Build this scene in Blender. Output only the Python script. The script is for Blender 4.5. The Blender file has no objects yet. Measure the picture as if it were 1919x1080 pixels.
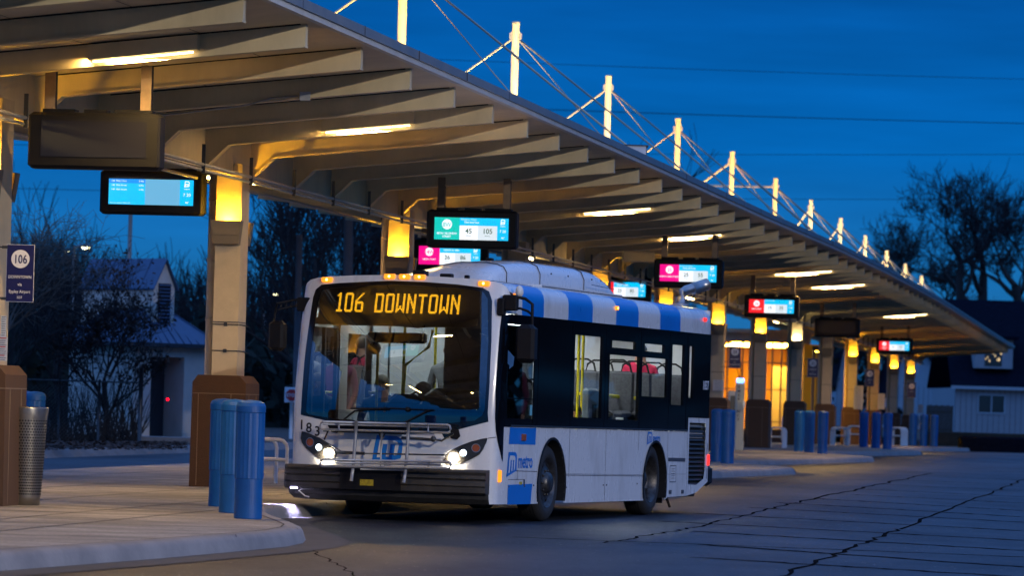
import bpy, bmesh, math, random
from mathutils import Vector, Matrix
from mathutils.geometry import tessellate_polygon
PI = math.pi
random.seed(7)

# ------------------------------------------------------------------ camera
F, ROLL, CX, HY, CZ = 8063.0, .029, 960.0, 748.0, 1.43      # focal length in photo pixels, roll, principal point, eye height
sc = bpy.context.scene
col = sc.collection
cd = bpy.data.cameras.new('camera'); cam = bpy.data.objects.new('camera', cd); col.objects.link(cam)
cd.sensor_width = 36; cd.lens = F / 1919 * 36; cd.shift_y = (HY - 540) / 1919
cd.clip_start = 1; cd.clip_end = 3000
cr, sr = math.cos(ROLL), math.sin(ROLL)
cam.matrix_world = Matrix(((cr, -sr, 0, 0), (0, 0, -1, 0), (sr, cr, 0, CZ), (0, 0, 0, 1)))
cd.dof.use_dof = True; cd.dof.focus_distance = 49.5; cd.dof.aperture_fstop = 4.0
sc.camera = cam

# ------------------------------------------------------------------ dusk sky
w = bpy.data.worlds.new('World'); sc.world = w; w.use_nodes = True
nt = w.node_tree; nt.nodes.clear()
def N(t, **k):
    n = nt.nodes.new(t)
    for a, b in k.items(): setattr(n, a, b)
    return n
out = N('ShaderNodeOutputWorld'); bg = N('ShaderNodeBackground'); bg.inputs['Strength'].default_value = 1.0
tc = N('ShaderNodeTexCoord'); sep = N('ShaderNodeSeparateXYZ'); nt.links.new(tc.outputs['Generated'], sep.inputs[0])
ramp = N('ShaderNodeValToRGB'); nt.links.new(sep.outputs['Z'], ramp.inputs[0])
r = ramp.color_ramp
SKY = [(0.0, (.022, .170, .420)), (.03, (.010, .170, .480)), (.06, (.001, .145, .520)), (.095, (.001, .105, .420)), (.16, (.01, .15, .55)), (.32, (.11, .31, .95)), (1.0, (.19, .42, 1.05))]
r.elements[0].position = 0; r.elements[0].color = SKY[0][1] + (1,)
r.elements[1].position = 1; r.elements[1].color = SKY[-1][1] + (1,)
for p, c in SKY[1:-1]:
    e = r.elements.new(p); e.color = c + (1,)
mp = N('ShaderNodeMapping'); mp.inputs['Scale'].default_value = (5, 5, 42); mp.inputs['Rotation'].default_value = (0, .03, 0)
nt.links.new(tc.outputs['Generated'], mp.inputs[0])
nz = N('ShaderNodeTexNoise'); nz.inputs['Scale'].default_value = 2.2; nz.inputs['Detail'].default_value = 5; nz.inputs['Roughness'].default_value = .55
nt.links.new(mp.outputs[0], nz.inputs[0])
mr = N('ShaderNodeMapRange'); mr.inputs[1].default_value = .35; mr.inputs[2].default_value = .7; mr.inputs[3].default_value = .80; mr.inputs[4].default_value = 1.03
nt.links.new(nz.outputs[0], mr.inputs[0])
mul = N('ShaderNodeVectorMath', operation='SCALE'); nt.links.new(ramp.outputs[0], mul.inputs[0]); nt.links.new(mr.outputs[0], mul.inputs['Scale'])
nt.links.new(mul.outputs[0], bg.inputs['Color']); nt.links.new(bg.outputs[0], out.inputs[0])
sc.view_settings.view_transform = 'Standard'; sc.view_settings.look = 'None'
sc.view_settings.exposure = 0; sc.view_settings.gamma = 1
sc.cycles.use_denoising = True
sc.cycles.max_bounces = 6; sc.cycles.diffuse_bounces = 3; sc.cycles.glossy_bounces = 3; sc.cycles.transparent_max_bounces = 10; sc.cycles.transmission_bounces = 3
sc.cycles.sample_clamp_indirect = 4; sc.cycles.caustics_reflective = False; sc.cycles.caustics_refractive = False

# ------------------------------------------------------------------ geometry helpers
def ray(px, py):
    dx, dy = px - CX, py - HY
    return (dx + ROLL * dy) / F, (ROLL * dx - dy) / F
def at(px, py, Z):                      # the point Z metres away seen at a photo pixel
    a, b = ray(px, py); return Vector((a * Z, Z, CZ + b * Z))
def on(px, py, z):                      # the point at height z seen at a photo pixel
    a, b = ray(px, py); Z = (z - CZ) / b; return Vector((a * Z, Z, z))
def drop(Z): return .007 * max(0.0, Z - 150)
RA = math.atan(.152)
def RP(S, T, z=0.0):                    # canopy frame: S along the column row, T to its right
    return Vector((-3.77 + .152 * (S - 57.3) + .9886 * T, S - .1503 * T, z - drop(S)))

EW = [(24, 3.45), (44, 3.73), (53, 3.87), (64, 3.99), (72, 4.1), (88, 4.24), (102, 4.48), (122, 4.62), (150, 4.5), (230, 4.6)]
def edge_w(S):                          # the canopy edge swings gently in plan
    for (a, b), (c, d_) in zip(EW, EW[1:]):
        if S <= c: return b + (d_ - b) * (S - a) / (c - a)
    return EW[-1][1]
def RC(S, T, z=0.0):
    if abs(T) > 1: T = math.copysign(1 + (abs(T) - 1) * (edge_w(S) - 1) / 3.2, T) if T > 0 else T
    return RP(S, T, z)

class MB:
    def __init__(s, M=None, post=None): s.v = []; s.f = []; s.m = []; s.M = M; s.post = post; s.sm = []
    def P(s, p):
        p = Vector(p)
        if s.M: p = s.M @ p
        if s.post: p = s.post(p)
        s.v.append(p); return len(s.v) - 1
    def face(s, idx, m=0, sm=False): s.f.append(tuple(idx)); s.m.append(m); s.sm.append(sm)
    def quad(s, a, b, c, d, m=0): s.face([s.P(a), s.P(b), s.P(c), s.P(d)], m)
    def poly(s, pts, m=0): s.face([s.P(p) for p in pts], m)
    def hexa(s, p, m=0):                # 8 points: bottom ring then top ring
        i = [s.P(q) for q in p]
        for f in ((0, 3, 2, 1), (4, 5, 6, 7), (0, 1, 5, 4), (1, 2, 6, 5), (2, 3, 7, 6), (3, 0, 4, 7)): s.face([i[k] for k in f], m)
    def box(s, x0, x1, y0, y1, z0, z1, m=0):
        s.hexa([(x0, y0, z0), (x1, y0, z0), (x1, y1, z0), (x0, y1, z0), (x0, y0, z1), (x1, y0, z1), (x1, y1, z1), (x0, y1, z1)], m)
    def cbox(s, x0, x1, y0, y1, z0, z1, c=.02, m=0):   # box with chamfered edges
        v = []
        for z, d in ((z0, c), (z0 + c, 0), (z1 - c, 0), (z1, c)):
            v.append([(x0 + d + (c if d == 0 else 0) * 0, y0 + d), (x1 - d, y0 + d), (x1 - d, y1 - d), (x0 + d, y1 - d), z])
        rings = []
        for r_ in v:
            z = r_[4]; d = c * .7; pts = []
            for (x, y), (sx, sy) in zip(r_[:4], ((1, 1), (-1, 1), (-1, -1), (1, -1))):
                a = (x + sx * d, y, z); b = (x, y + sy * d, z)
                pts += [b, a] if (sx, sy) in ((1, 1), (-1, -1)) else [a, b]
            rings.append([s.P(p) for p in pts])
        n = 8
        s.face(rings[0][::-1], m); s.face(rings[-1], m)
        for a, b in zip(rings, rings[1:]):
            for k in range(n): s.face([a[k], a[(k + 1) % n], b[(k + 1) % n], b[k]], m)
    def ring(s, c, ax, r, n, ref=None):
        ax = Vector(ax).normalized(); ref = Vector(ref) if ref else (Vector((0, 0, 1)) if abs(ax.z) < .9 else Vector((1, 0, 0)))
        u = ax.cross(ref).normalized(); v = ax.cross(u)
        return [s.P(Vector(c) + (u * math.cos(2 * PI * k / n) + v * math.sin(2 * PI * k / n)) * r) for k in range(n)]
    def tube(s, pts, r, n=8, m=0, caps=True, sm=True):
        pts = [Vector(p) for p in pts]; R = r if isinstance(r, (list, tuple)) else [r] * len(pts); prev = None
        for k, p in enumerate(pts):
            d = pts[min(k + 1, len(pts) - 1)] - pts[max(k - 1, 0)]
            if d.length < 1e-9: d = Vector((0, 0, 1))
            g = s.ring(p, d, R[k], n)
            if prev is None:
                if caps: s.face(g, m)
            else:
                for j in range(n): s.face([prev[j], prev[(j + 1) % n], g[(j + 1) % n], g[j]], m, sm)
            prev = g
        if caps: s.face(prev[::-1], m)
    def lathe(s, prof, c=(0, 0, 0), n=24, m=0, axis='Z', sm=True, caps=True):   # prof: (r, h)
        g0 = None; c = Vector(c)
        for r_, h in prof:
            g = []
            for k in range(n):
                a = 2 * PI * k / n; x, y = r_ * math.cos(a), r_ * math.sin(a)
                g.append(s.P(c + Vector({'Z': (x, y, h), 'X': (h, x, y), 'Y': (y, h, x)}[axis])))
            if g0 is None:
                if caps: s.face(g[::-1], m)
            else:
                for j in range(n): s.face([g0[j], g0[(j + 1) % n], g[(j + 1) % n], g[j]], m, sm)
            g0 = g
        if caps: s.face(g0, m)
    def sphere(s, c, r, n=10, m=0, sc_=(1, 1, 1)):
        c = Vector(c); rows = []
        for i in range(n // 2 + 1):
            t = PI * i / (n // 2); rows.append([s.P(c + Vector((r * sc_[0] * math.sin(t) * math.cos(2 * PI * k / n), r * sc_[1] * math.sin(t) * math.sin(2 * PI * k / n), -r * sc_[2] * math.cos(t)))) for k in range(n)])
        for a, b in zip(rows, rows[1:]):
            for k in range(n): s.face([a[k], a[(k + 1) % n], b[(k + 1) % n], b[k]], m, True)
    def extrude(s, poly, d, m=0, f=None, caps=True):     # poly in xy of f, extruded along third by d
        f = f or (lambda x, y, z: (x, y, z))
        tri = tessellate_polygon([[Vector((x, y, 0)) for x, y in poly]])
        a = [s.P(f(x, y, 0)) for x, y in poly]; b = [s.P(f(x, y, d)) for x, y in poly]; n = len(poly)
        if caps:
            for t in tri: s.face([a[k] for k in t], m); s.face([b[k] for k in reversed(t)], m)
        for k in range(n): s.face([a[k], a[(k + 1) % n], b[(k + 1) % n], b[k]], m)
    def patch(s, outer, holes=(), f=None, m=0, xs=(), ys=(), toward=None, step=None, sm=False):
        """a flat polygon with holes, cut at xs / ys (or every step), then carried by f(x, y) onto a surface"""
        loops = [[Vector((x, y, 0)) for x, y in L] for L in (outer, *holes)]
        allp = [p for L in loops for p in L]
        bm = bmesh.new(); vs = [bm.verts.new(p) for p in allp]
        for t in tessellate_polygon(loops):
            if len(set(t)) == 3:
                try: bm.faces.new([vs[k] for k in t])
                except ValueError: pass
        xs = list(xs); ys = list(ys)
        if step:
            x0, x1 = min(p.x for p in allp), max(p.x for p in allp); y0, y1 = min(p.y for p in allp), max(p.y for p in allp)
            xs += [x0 + (k + 1) * step for k in range(int((x1 - x0) / step))]; ys += [y0 + (k + 1) * step for k in range(int((y1 - y0) / step))]
        for L, ax in ((xs, (1, 0, 0)), (ys, (0, 1, 0))):
            for q in L:
                bmesh.ops.bisect_plane(bm, geom=bm.verts[:] + bm.edges[:] + bm.faces[:], plane_co=Vector(ax) * q, plane_no=ax, dist=1e-6)
        f = f or (lambda x, y: (x, y, 0))
        bm.verts.ensure_lookup_table(); ids = {v: s.P(f(v.co.x, v.co.y)) for v in bm.verts}
        for fc in bm.faces:
            idx = [ids[v] for v in fc.verts]
            if toward is not None:
                a, b, c = s.v[idx[0]], s.v[idx[1]], s.v[idx[2]]
                if (b - a).cross(c - a).dot(Vector(toward)) < 0: idx.reverse()
            s.face(idx, m, sm)
        bm.free()
    def add(s, o, M=None, m=0):
        k = len(s.v)
        for p in o.v: s.P(M @ p if M else p)
        for f, mm, q in zip(o.f, o.m, o.sm): s.f.append(tuple(i + k for i in f)); s.m.append(mm + m); s.sm.append(q)

INFO = {}
def build(name, mb, mats, parent=None, world=False, label=None, bev=None):
    me = bpy.data.meshes.new(name)
    v = mb.v
    if world and parent is not None:
        Mi = INFO[parent.name].inverted(); v = [Mi @ p for p in v]
    me.from_pydata([tuple(p) for p in v], [], mb.f)
    for m_ in (mats if isinstance(mats, (list, tuple)) else [mats]): me.materials.append(m_)
    me.polygons.foreach_set('material_index', mb.m); me.polygons.foreach_set('use_smooth', mb.sm); me.update()
    o = bpy.data.objects.new(name, me); col.objects.link(o)
    if parent is not None: o.parent = parent; INFO[o.name] = INFO[parent.name]
    else: INFO[o.name] = Matrix()
    if label: o['label'] = label
    if bev:
        b = o.modifiers.new('bevel', 'BEVEL'); b.width = bev; b.segments = 2; b.limit_method = 'ANGLE'
    return o
def tag(o, label, cat, group=None, kind=None):
    if label: o['label'] = label
    if cat: o['category'] = cat
    if group: o['group'] = group
    if kind: o['kind'] = kind
    return o
def thing(name, label, cat, loc=(0, 0, 0), rz=0, group=None):
    o = bpy.data.objects.new(name, None); col.objects.link(o); o.empty_display_size = .3
    o.location = loc; o.rotation_euler = (0, 0, rz)
    INFO[o.name] = Matrix.Translation(Vector(loc)) @ Matrix.Rotation(rz, 4, 'Z')
    return tag(o, label, cat, group)
def struct(name, mb, mats): o = build(name, mb, mats); o['kind'] = 'structure'; return o
KIDS = {}
def dup(root, loc, rz, label, group=None):
    r_ = root.copy(); col.objects.link(r_); r_.location = loc; r_.rotation_euler = (0, 0, rz); r_['label'] = label
    if group: r_['group'] = group
    INFO[r_.name] = Matrix.Translation(Vector(loc)) @ Matrix.Rotation(rz, 4, 'Z')
    for ch in [o for o in col.objects if o.parent == root]:
        c = ch.copy(); col.objects.link(c); c.parent = r_; INFO[c.name] = INFO[r_.name]
        for g in [o for o in col.objects if o.parent == ch]:
            d = g.copy(); col.objects.link(d); d.parent = c
    return r_

TXT = {}
def text(mb, s, size, M, m=0, align='CENTER', heavy=0.0, sx=1.0):
    """letters as flat faces; M places the text plane (x right, y up)"""
    key = (s, align, heavy)
    if key not in TXT:
        cu = bpy.data.curves.new('lettering', 'FONT'); cu.body = s; cu.align_x = align; cu.size = 1; cu.offset = heavy; cu.fill_mode = 'FRONT'; cu.resolution_u = 3
        ob = bpy.data.objects.new('lettering', cu)
        me = bpy.data.meshes.new_from_object(ob)
        TXT[key] = ([v.co.copy() for v in me.vertices], [tuple(p.vertices) for p in me.polygons])
        bpy.data.objects.remove(ob); bpy.data.curves.remove(cu); bpy.data.meshes.remove(me)
    vs, fs = TXT[key]; k = len(mb.v)
    for v in vs: mb.P((M @ Vector((v.x * size * sx, v.y * size, 0))) if isinstance(M, Matrix) else M(v.x * size * sx, v.y * size))
    for f in fs: mb.face([i + k for i in f], m)

# ------------------------------------------------------------------ materials
def mat(name, c, rough=.6, metal=0, spec=.5, var=0, vs=3.0, bump=0, bs=30.0, coat=0, c2=None, det=6, stretch=None, obj=True):
    m = bpy.data.materials.new(name); m.use_nodes = True; t = m.node_tree; b = t.nodes['Principled BSDF']
    b.inputs['Roughness'].default_value = rough; b.inputs['Metallic'].default_value = metal; b.inputs['Specular IOR Level'].default_value = spec
    b.inputs['Coat Weight'].default_value = coat; b.inputs['Coat Roughness'].default_value = .08
    c = tuple(c) + (1,) if len(c) == 3 else c; b.inputs['Base Color'].default_value = c
    tcn = t.nodes.new('ShaderNodeTexCoord'); src = tcn.outputs['Object']
    if stretch:
        mpn = t.nodes.new('ShaderNodeMapping'); mpn.inputs['Scale'].default_value = stretch; t.links.new(src, mpn.inputs[0]); src = mpn.outputs[0]
    if var or c2:
        nz_ = t.nodes.new('ShaderNodeTexNoise'); nz_.inputs['Scale'].default_value = vs; nz_.inputs['Detail'].default_value = det; nz_.inputs['Roughness'].default_value = .65; t.links.new(src, nz_.inputs[0])
        rp = t.nodes.new('ShaderNodeValToRGB'); rp.color_ramp.elements[0].position = .32; rp.color_ramp.elements[1].position = .68
        if c2: a_, b_ = c[:3], c2
        else: a_, b_ = [x * (1 - var) for x in c[:3]], [min(1, x * (1 + var)) for x in c[:3]]
        rp.color_ramp.elements[0].color = tuple(a_) + (1,); rp.color_ramp.elements[1].color = tuple(b_) + (1,)
        t.links.new(nz_.outputs[0], rp.inputs[0]); t.links.new(rp.outputs[0], b.inputs['Base Color'])
        mr_ = t.nodes.new('ShaderNodeMapRange'); mr_.inputs[3].default_value = max(0, rough - .1); mr_.inputs[4].default_value = min(1, rough + .12)
        t.links.new(nz_.outputs[0], mr_.inputs[0]); t.links.new(mr_.outputs[0], b.inputs['Roughness'])
    if name == 'bus white paint': rp.color_ramp.elements[0].position = .22; rp.color_ramp.elements[1].position = .46
    if bump:
        n2 = t.nodes.new('ShaderNodeTexNoise'); n2.inputs['Scale'].default_value = bs; n2.inputs['Detail'].default_value = 4; t.links.new(src, n2.inputs[0])
        bp = t.nodes.new('ShaderNodeBump'); bp.inputs['Strength'].default_value = bump; bp.inputs['Distance'].default_value = .02
        t.links.new(n2.outputs[0], bp.inputs['Height']); t.links.new(bp.outputs[0], b.inputs['Normal'])
    return m
def emit(name, c, s, base=(.02, .02, .02)):
    m = bpy.data.materials.new(name); m.use_nodes = True; b = m.node_tree.nodes['Principled BSDF']
    b.inputs['Base Color'].default_value = base + (1,); b.inputs['Roughness'].default_value = .3
    b.inputs['Emission Color'].default_value = tuple(c) + (1,); b.inputs['Emission Strength'].default_value = s
    return m
def glass(name, tint=(.75, .8, .8), refl=1.0, rough=0.0):
    m = bpy.data.materials.new(name); m.use_nodes = True; t = m.node_tree; t.nodes.clear()
    o = t.nodes.new('ShaderNodeOutputMaterial'); mx = t.nodes.new('ShaderNodeMixShader'); tr = t.nodes.new('ShaderNodeBsdfTransparent'); gl = t.nodes.new('ShaderNodeBsdfGlossy')
    fr = t.nodes.new('ShaderNodeFresnel'); fr.inputs[0].default_value = 1.52
    ml = t.nodes.new('ShaderNodeMath'); ml.operation = 'MULTIPLY'; ml.inputs[1].default_value = 1.7 * refl
    gl.inputs['Roughness'].default_value = rough; tr.inputs[0].default_value = tuple(tint) + (1,)
    t.links.new(fr.outputs[0], ml.inputs[0]); t.links.new(ml.outputs[0], mx.inputs[0]); t.links.new(tr.outputs[0], mx.inputs[1]); t.links.new(gl.outputs[0], mx.inputs[2]); t.links.new(mx.outputs[0], o.inputs[0])
    return m

WARM = (1, .50, .02)
M = dict(
 beige=mat('painted steel beige', (.60, .50, .31), .55, var=.20, vs=1.1, det=12, stretch=(1, 1, .35)), soffit=mat('soffit metal panel', (.54, .47, .36), .5, var=.22, vs=.9, det=10),
 roofedge=mat('roof edge metal', (.16, .17, .18), .4, var=.2), trim=mat('light trim', (.55, .56, .56), .45, var=.1),
 post=mat('column stucco', (.50, .41, .28), .85, var=.10, vs=2.5, bump=.15, bs=90), stone=mat('brown split stone', (.080, .042, .020), .85, c2=(.10, .05, .026), vs=9, bump=.35, bs=60),
 grout=mat('grout line', (.22, .16, .11), .9), sconce=mat('sconce box', (.17, .14, .10), .7, var=.1), black=mat('black plastic', (.006, .006, .008), .6, spec=.22, var=.2, vs=8),
 dkmetal=mat('dark galvanised', (.06, .065, .07), .4, metal=.6), steel=mat('brushed steel', (.42, .42, .42), .32, metal=.9, var=.1, vs=12), galv=mat('galvanised', (.35, .36, .38), .45, metal=.6, var=.15, vs=10),
 hanger=mat('hanger plate', (.22, .15, .09), .6, var=.2, vs=8), mast=mat('mast paint', (.80, .70, .48), .5, var=.05), cable=mat('cable', (.75, .72, .62), .35, metal=.4),
 blue=mat('bollard blue plastic', (.002, .075, .27), .45, c2=(.008, .11, .36), vs=4, det=10, bump=.08, bs=50), white=mat('white paint', (.72, .72, .70), .4, var=.06),
 navy=mat('navy sign face', (.004, .006, .085), .45), signwhite=mat('sign lettering', (.75, .75, .78), .5), paper=mat('paper notice', (.62, .62, .62), .8, var=.08, vs=20), red=mat('printed red', (.5, .03, .03), .6),
 bus=mat('bus white paint', (.50, .49, .47), .26, coat=.55, c2=(.70, .71, .72), vs=2.2, det=12, stretch=(1, 1, .45), bump=.05, bs=3), busblue=mat('bus blue vinyl', (.006, .17, .62), .3, coat=.3, var=.06), frit=mat('black frit', (.004, .004, .006), .12, coat=.5),
 panelblack=mat('black window panel', (.003, .0035, .006), .07, spec=.12), rubber=mat('tyre rubber', (.016, .016, .017), .8, var=.25, vs=9, bump=.2, bs=40), bumper=mat('bumper rubber', (.020, .019, .018), .62, c2=(.045, .040, .034), vs=7, bump=.25, bs=35),
 line=mat('seam', (.05, .055, .07), .6), intgrey=mat('interior panel grey', (.42, .44, .48), .5, var=.05), seat=mat('seat fabric', (.05, .055, .075), .9, c2=(.09, .10, .12), vs=30), yellow=mat('yellow stanchion', (.85, .72, .01), .3, coat=.4),
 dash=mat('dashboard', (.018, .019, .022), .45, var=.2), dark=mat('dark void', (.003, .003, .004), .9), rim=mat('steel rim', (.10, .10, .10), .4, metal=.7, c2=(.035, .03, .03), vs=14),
 skin=mat('skin', (.42, .22, .15), .5), greyhair=mat('grey hair', (.16, .15, .14), .85, var=.4, vs=60), darkhair=mat('dark hair', (.012, .010, .009), .8), redcoat=mat('red coat', (.42, .012, .06), .85, var=.2, vs=12), greycoat=mat('grey coat', (.20, .21, .24), .9, var=.2, vs=9), blackcoat=mat('black coat', (.010, .010, .012), .8, var=.3, vs=8), uniform=mat('blue uniform', (.05, .08, .16), .85), purple=mat('purple coat', (.10, .012, .05), .9),
 LEDamber=emit('led amber', (1, .42, .01), 5.5), marker=emit('amber marker', (1, .30, .01), 1.6), hot=emit('amber bulb', (1, .62, .12), 9), tail=emit('red lamp', (1, .03, .02), 1.6), amberoff=mat('amber lens', (.30, .07, .015), .25, coat=.5),
 head=emit('headlamp warm', (1, .80, .50), 10), drl=emit('headlamp cold', (.75, .9, 1), 7), tube=emit('fluorescent tube', (1, .76, .38), 11), tubefar=emit('tube light', (1, .70, .28), 60), sconcelamp=emit('sconce lamp', WARM, 640), sconcewhite=emit('sconce lamp white', (1, .80, .38), 420),
 street=emit('street lamp', (1, .9, .5), 14), sodium=emit('sodium lamp', (1, .42, .02), 7), intl=emit('bus ceiling light', (.95, .98, .92), 30), reddot=emit('red led', (1, .0, .01), 6), bluelamp=emit('blue beacon', (.12, .3, 1), 5),
 teal=emit('screen teal', (0, .50, .44), 1.25), cyan=emit('screen cyan', (0, .52, .98), 1.15), cyan2=emit('screen blue', (0, .25, .85), 1.25), pale=emit('screen pale', (.12, .38, .60), 1.25), wht=emit('screen white', (.82, .86, .92), 1.25), greyw=emit('screen grey', (.60, .68, .74), 1.25), mag=emit('screen magenta', (.80, .0, .22), 1.25), sred=emit('screen red', (.82, .012, .02), 1.25), sblk=emit('screen ink', (.01, .09, .05), 1), screenoff=mat('screen off', (.012, .012, .018), .25),
 windshield=glass('windscreen glass', (.31, .36, .38), 2.6), sideglass=glass('side glass', (.88, .90, .92), .5), darkglass=glass('dark glass', (.10, .12, .14), .8), houseglass=mat('house window', (.02, .018, .02), .12, coat=.5),
 bark=mat('bark', (.030, .026, .024), .95), bark2=mat('pale bark', (.13, .105, .085), .95), twig=mat('twig', (.022, .020, .022), .95), leafd=mat('withered leaf', (.04, .022, .016), .9, var=.5, vs=20), evergreen=mat('evergreen needle', (.010, .022, .016), .9, var=.5, vs=3),
 wallb=mat('painted block wall', (.62, .57, .50), .9, var=.08, vs=2), metalroof=mat('metal roof', (.055, .11, .20), .38, metal=.3, var=.12), louvre=mat('louvre', (.03, .035, .045), .6), siding=mat('siding', (.34, .36, .38), .8, var=.05), sidingb=mat('pale siding', (.40, .46, .50), .8, var=.05), shingle=mat('dark shingle', (.006, .009, .018), 1.0, spec=.03, var=.3, vs=6), wood=mat('fence wood', (.06, .045, .035), .9, var=.3, vs=4, stretch=(6, 6, .4)), brick=mat('dark brick', (.09, .03, .025), .9, var=.2),
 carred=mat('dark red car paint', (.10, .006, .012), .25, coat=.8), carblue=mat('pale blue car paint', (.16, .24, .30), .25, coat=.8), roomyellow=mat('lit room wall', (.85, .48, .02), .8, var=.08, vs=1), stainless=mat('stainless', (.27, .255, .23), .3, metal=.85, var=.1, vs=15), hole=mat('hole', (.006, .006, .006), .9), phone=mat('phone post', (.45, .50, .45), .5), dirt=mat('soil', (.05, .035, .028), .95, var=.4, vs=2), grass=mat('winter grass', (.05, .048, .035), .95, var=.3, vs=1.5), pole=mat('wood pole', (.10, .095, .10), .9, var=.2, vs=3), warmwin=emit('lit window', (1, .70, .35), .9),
)
# ------------------------------------------------------------------ ground
def road_mat():
    m = mat('road concrete', (.070, .072, .078), .55); t = m.node_tree; b = t.nodes['Principled BSDF']; L = t.links
    g = t.nodes.new('ShaderNodeNewGeometry')
    n1 = t.nodes.new('ShaderNodeTexNoise'); n1.inputs['Scale'].default_value = .35; n1.inputs['Detail'].default_value = 8; n1.inputs['Roughness'].default_value = .7
    mp1 = t.nodes.new('ShaderNodeMapping'); mp1.inputs['Scale'].default_value = (1, .35, 1); L.new(g.outputs['Position'], mp1.inputs[0]); L.new(mp1.outputs[0], n1.inputs[0])
    rp = t.nodes.new('ShaderNodeValToRGB'); e = rp.color_ramp.elements; e[0].position = .3; e[1].position = .72
    e[0].color = (.005, .008, .016, 1); e[1].color = (.034, .040, .052, 1); L.new(n1.outputs[0], rp.inputs[0])
    n2 = t.nodes.new('ShaderNodeTexNoise'); n2.inputs['Scale'].default_value = 14; n2.inputs['Detail'].default_value = 5; L.new(g.outputs['Position'], n2.inputs[0])
    r2 = t.nodes.new('ShaderNodeMapRange'); r2.inputs[1].default_value = .3; r2.inputs[2].default_value = .7; r2.inputs[3].default_value = .5; r2.inputs[4].default_value = 1.5; L.new(n2.outputs[0], r2.inputs[0])
    v = t.nodes.new('ShaderNodeVectorMath'); v.operation = 'SCALE'; L.new(rp.outputs[0], v.inputs[0]); L.new(r2.outputs[0], v.inputs['Scale'])
    vo = t.nodes.new('ShaderNodeTexVoronoi'); vo.inputs['Scale'].default_value = 9; L.new(g.outputs['Position'], vo.inputs[0])      # pale grit
    gt = t.nodes.new('ShaderNodeMath'); gt.operation = 'LESS_THAN'; gt.inputs[1].default_value = .10; L.new(vo.outputs['Distance'], gt.inputs[0])
    n4 = t.nodes.new('ShaderNodeTexNoise'); n4.inputs['Scale'].default_value = .8; L.new(g.outputs['Position'], n4.inputs[0])
    g2 = t.nodes.new('ShaderNodeMath'); g2.operation = 'GREATER_THAN'; g2.inputs[1].default_value = .52; L.new(n4.outputs[0], g2.inputs[0])
    g3 = t.nodes.new('ShaderNodeMath'); g3.operation = 'MULTIPLY'; L.new(gt.outputs[0], g3.inputs[0]); L.new(g2.outputs[0], g3.inputs[1])
    mx = t.nodes.new('ShaderNodeMix'); mx.data_type = 'RGBA'; L.new(g3.outputs[0], mx.inputs['Factor']); L.new(v.outputs[0], mx.inputs['A']); mx.inputs['B'].default_value = (.42, .40, .38, 1)
    L.new(mx.outputs['Result'], b.inputs['Base Color'])
    rr = t.nodes.new('ShaderNodeMapRange'); rr.inputs[3].default_value = .62; rr.inputs[4].default_value = .38; L.new(n1.outputs[0], rr.inputs[0]); L.new(rr.outputs[0], b.inputs['Roughness']); b.inputs['Specular IOR Level'].default_value = .16
    bp = t.nodes.new('ShaderNodeBump'); bp.inputs['Strength'].default_value = .8; bp.inputs['Distance'].default_value = .015; L.new(n2.outputs[0], bp.inputs['Height']); L.new(bp.outputs[0], b.inputs['Normal'])
    return m
def walk_mat(name='platform concrete', a=(.20, .19, .175), c=(.36, .335, .30), streak=(.5, 1.6, 1)):
    m = mat(name, a, .75, c2=c, vs=1.1, bump=.35, bs=38, det=12, stretch=streak); t = m.node_tree; L = t.links; b = t.nodes['Principled BSDF']
    rp = [n for n in t.nodes if n.type == 'VALTORGB'][0]; rp.color_ramp.elements[0].position = .38; rp.color_ramp.elements[1].position = .62
    src = [n for n in t.nodes if n.type == 'TEX_COORD'][0].outputs['Object']
    def layer(col_in, scale, lo, hi, p0, p1, det=4):
        n_ = t.nodes.new('ShaderNodeTexNoise'); n_.inputs['Scale'].default_value = scale; n_.inputs['Detail'].default_value = det; n_.inputs['Roughness'].default_value = .75; L.new(src, n_.inputs[0])
        r_ = t.nodes.new('ShaderNodeMapRange'); r_.inputs[1].default_value = p0; r_.inputs[2].default_value = p1; r_.inputs[3].default_value = lo; r_.inputs[4].default_value = hi; L.new(n_.outputs[0], r_.inputs[0])
        v = t.nodes.new('ShaderNodeVectorMath'); v.operation = 'SCALE'; L.new(col_in, v.inputs[0]); L.new(r_.outputs[0], v.inputs['Scale']); return v.outputs[0]
    c_ = layer(rp.outputs[0], .25, .62, 1.15, .35, .6); c_ = layer(c_, 22, .72, 1.22, .32, .68); c_ = layer(c_, 5.5, .35, 1.0, .30, .40, 8)
    L.new(c_, b.inputs['Base Color']); return m
M['road'] = road_mat(); M['walk'] = walk_mat(); M['kerb'] = mat('kerb concrete', (.17, .165, .17), .8, c2=(.27, .26, .26), vs=1.6, det=12, bump=.2, bs=30); M['joint'] = mat('joint', (.03, .03, .032), .9); M['seal'] = mat('tar seal', (.002, .002, .003), 1.0, spec=.02)

g = MB()
xs = [-120, -60, -30, -15, 0, 15, 30, 60, 120, 240]; ys = [12, 30, 60, 90, 120, 150, 165, 180, 200, 225, 260]
for x0, x1 in zip(xs, xs[1:]):
    for y0, y1 in zip(ys, ys[1:]): g.quad((x0, y0, -drop(min(y0, 225))), (x1, y0, -drop(min(y0, 225))), (x1, y1, -drop(min(y1, 225))), (x0, y1, -drop(min(y1, 225))))
struct('road', g, M['road'])
gg = MB(); gg.quad((-900, 255, -.56), (900, 255, -.56), (900, 2500, -1.5), (-900, 2500, -1.5)); struct('ground', gg, M['grass'])
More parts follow.
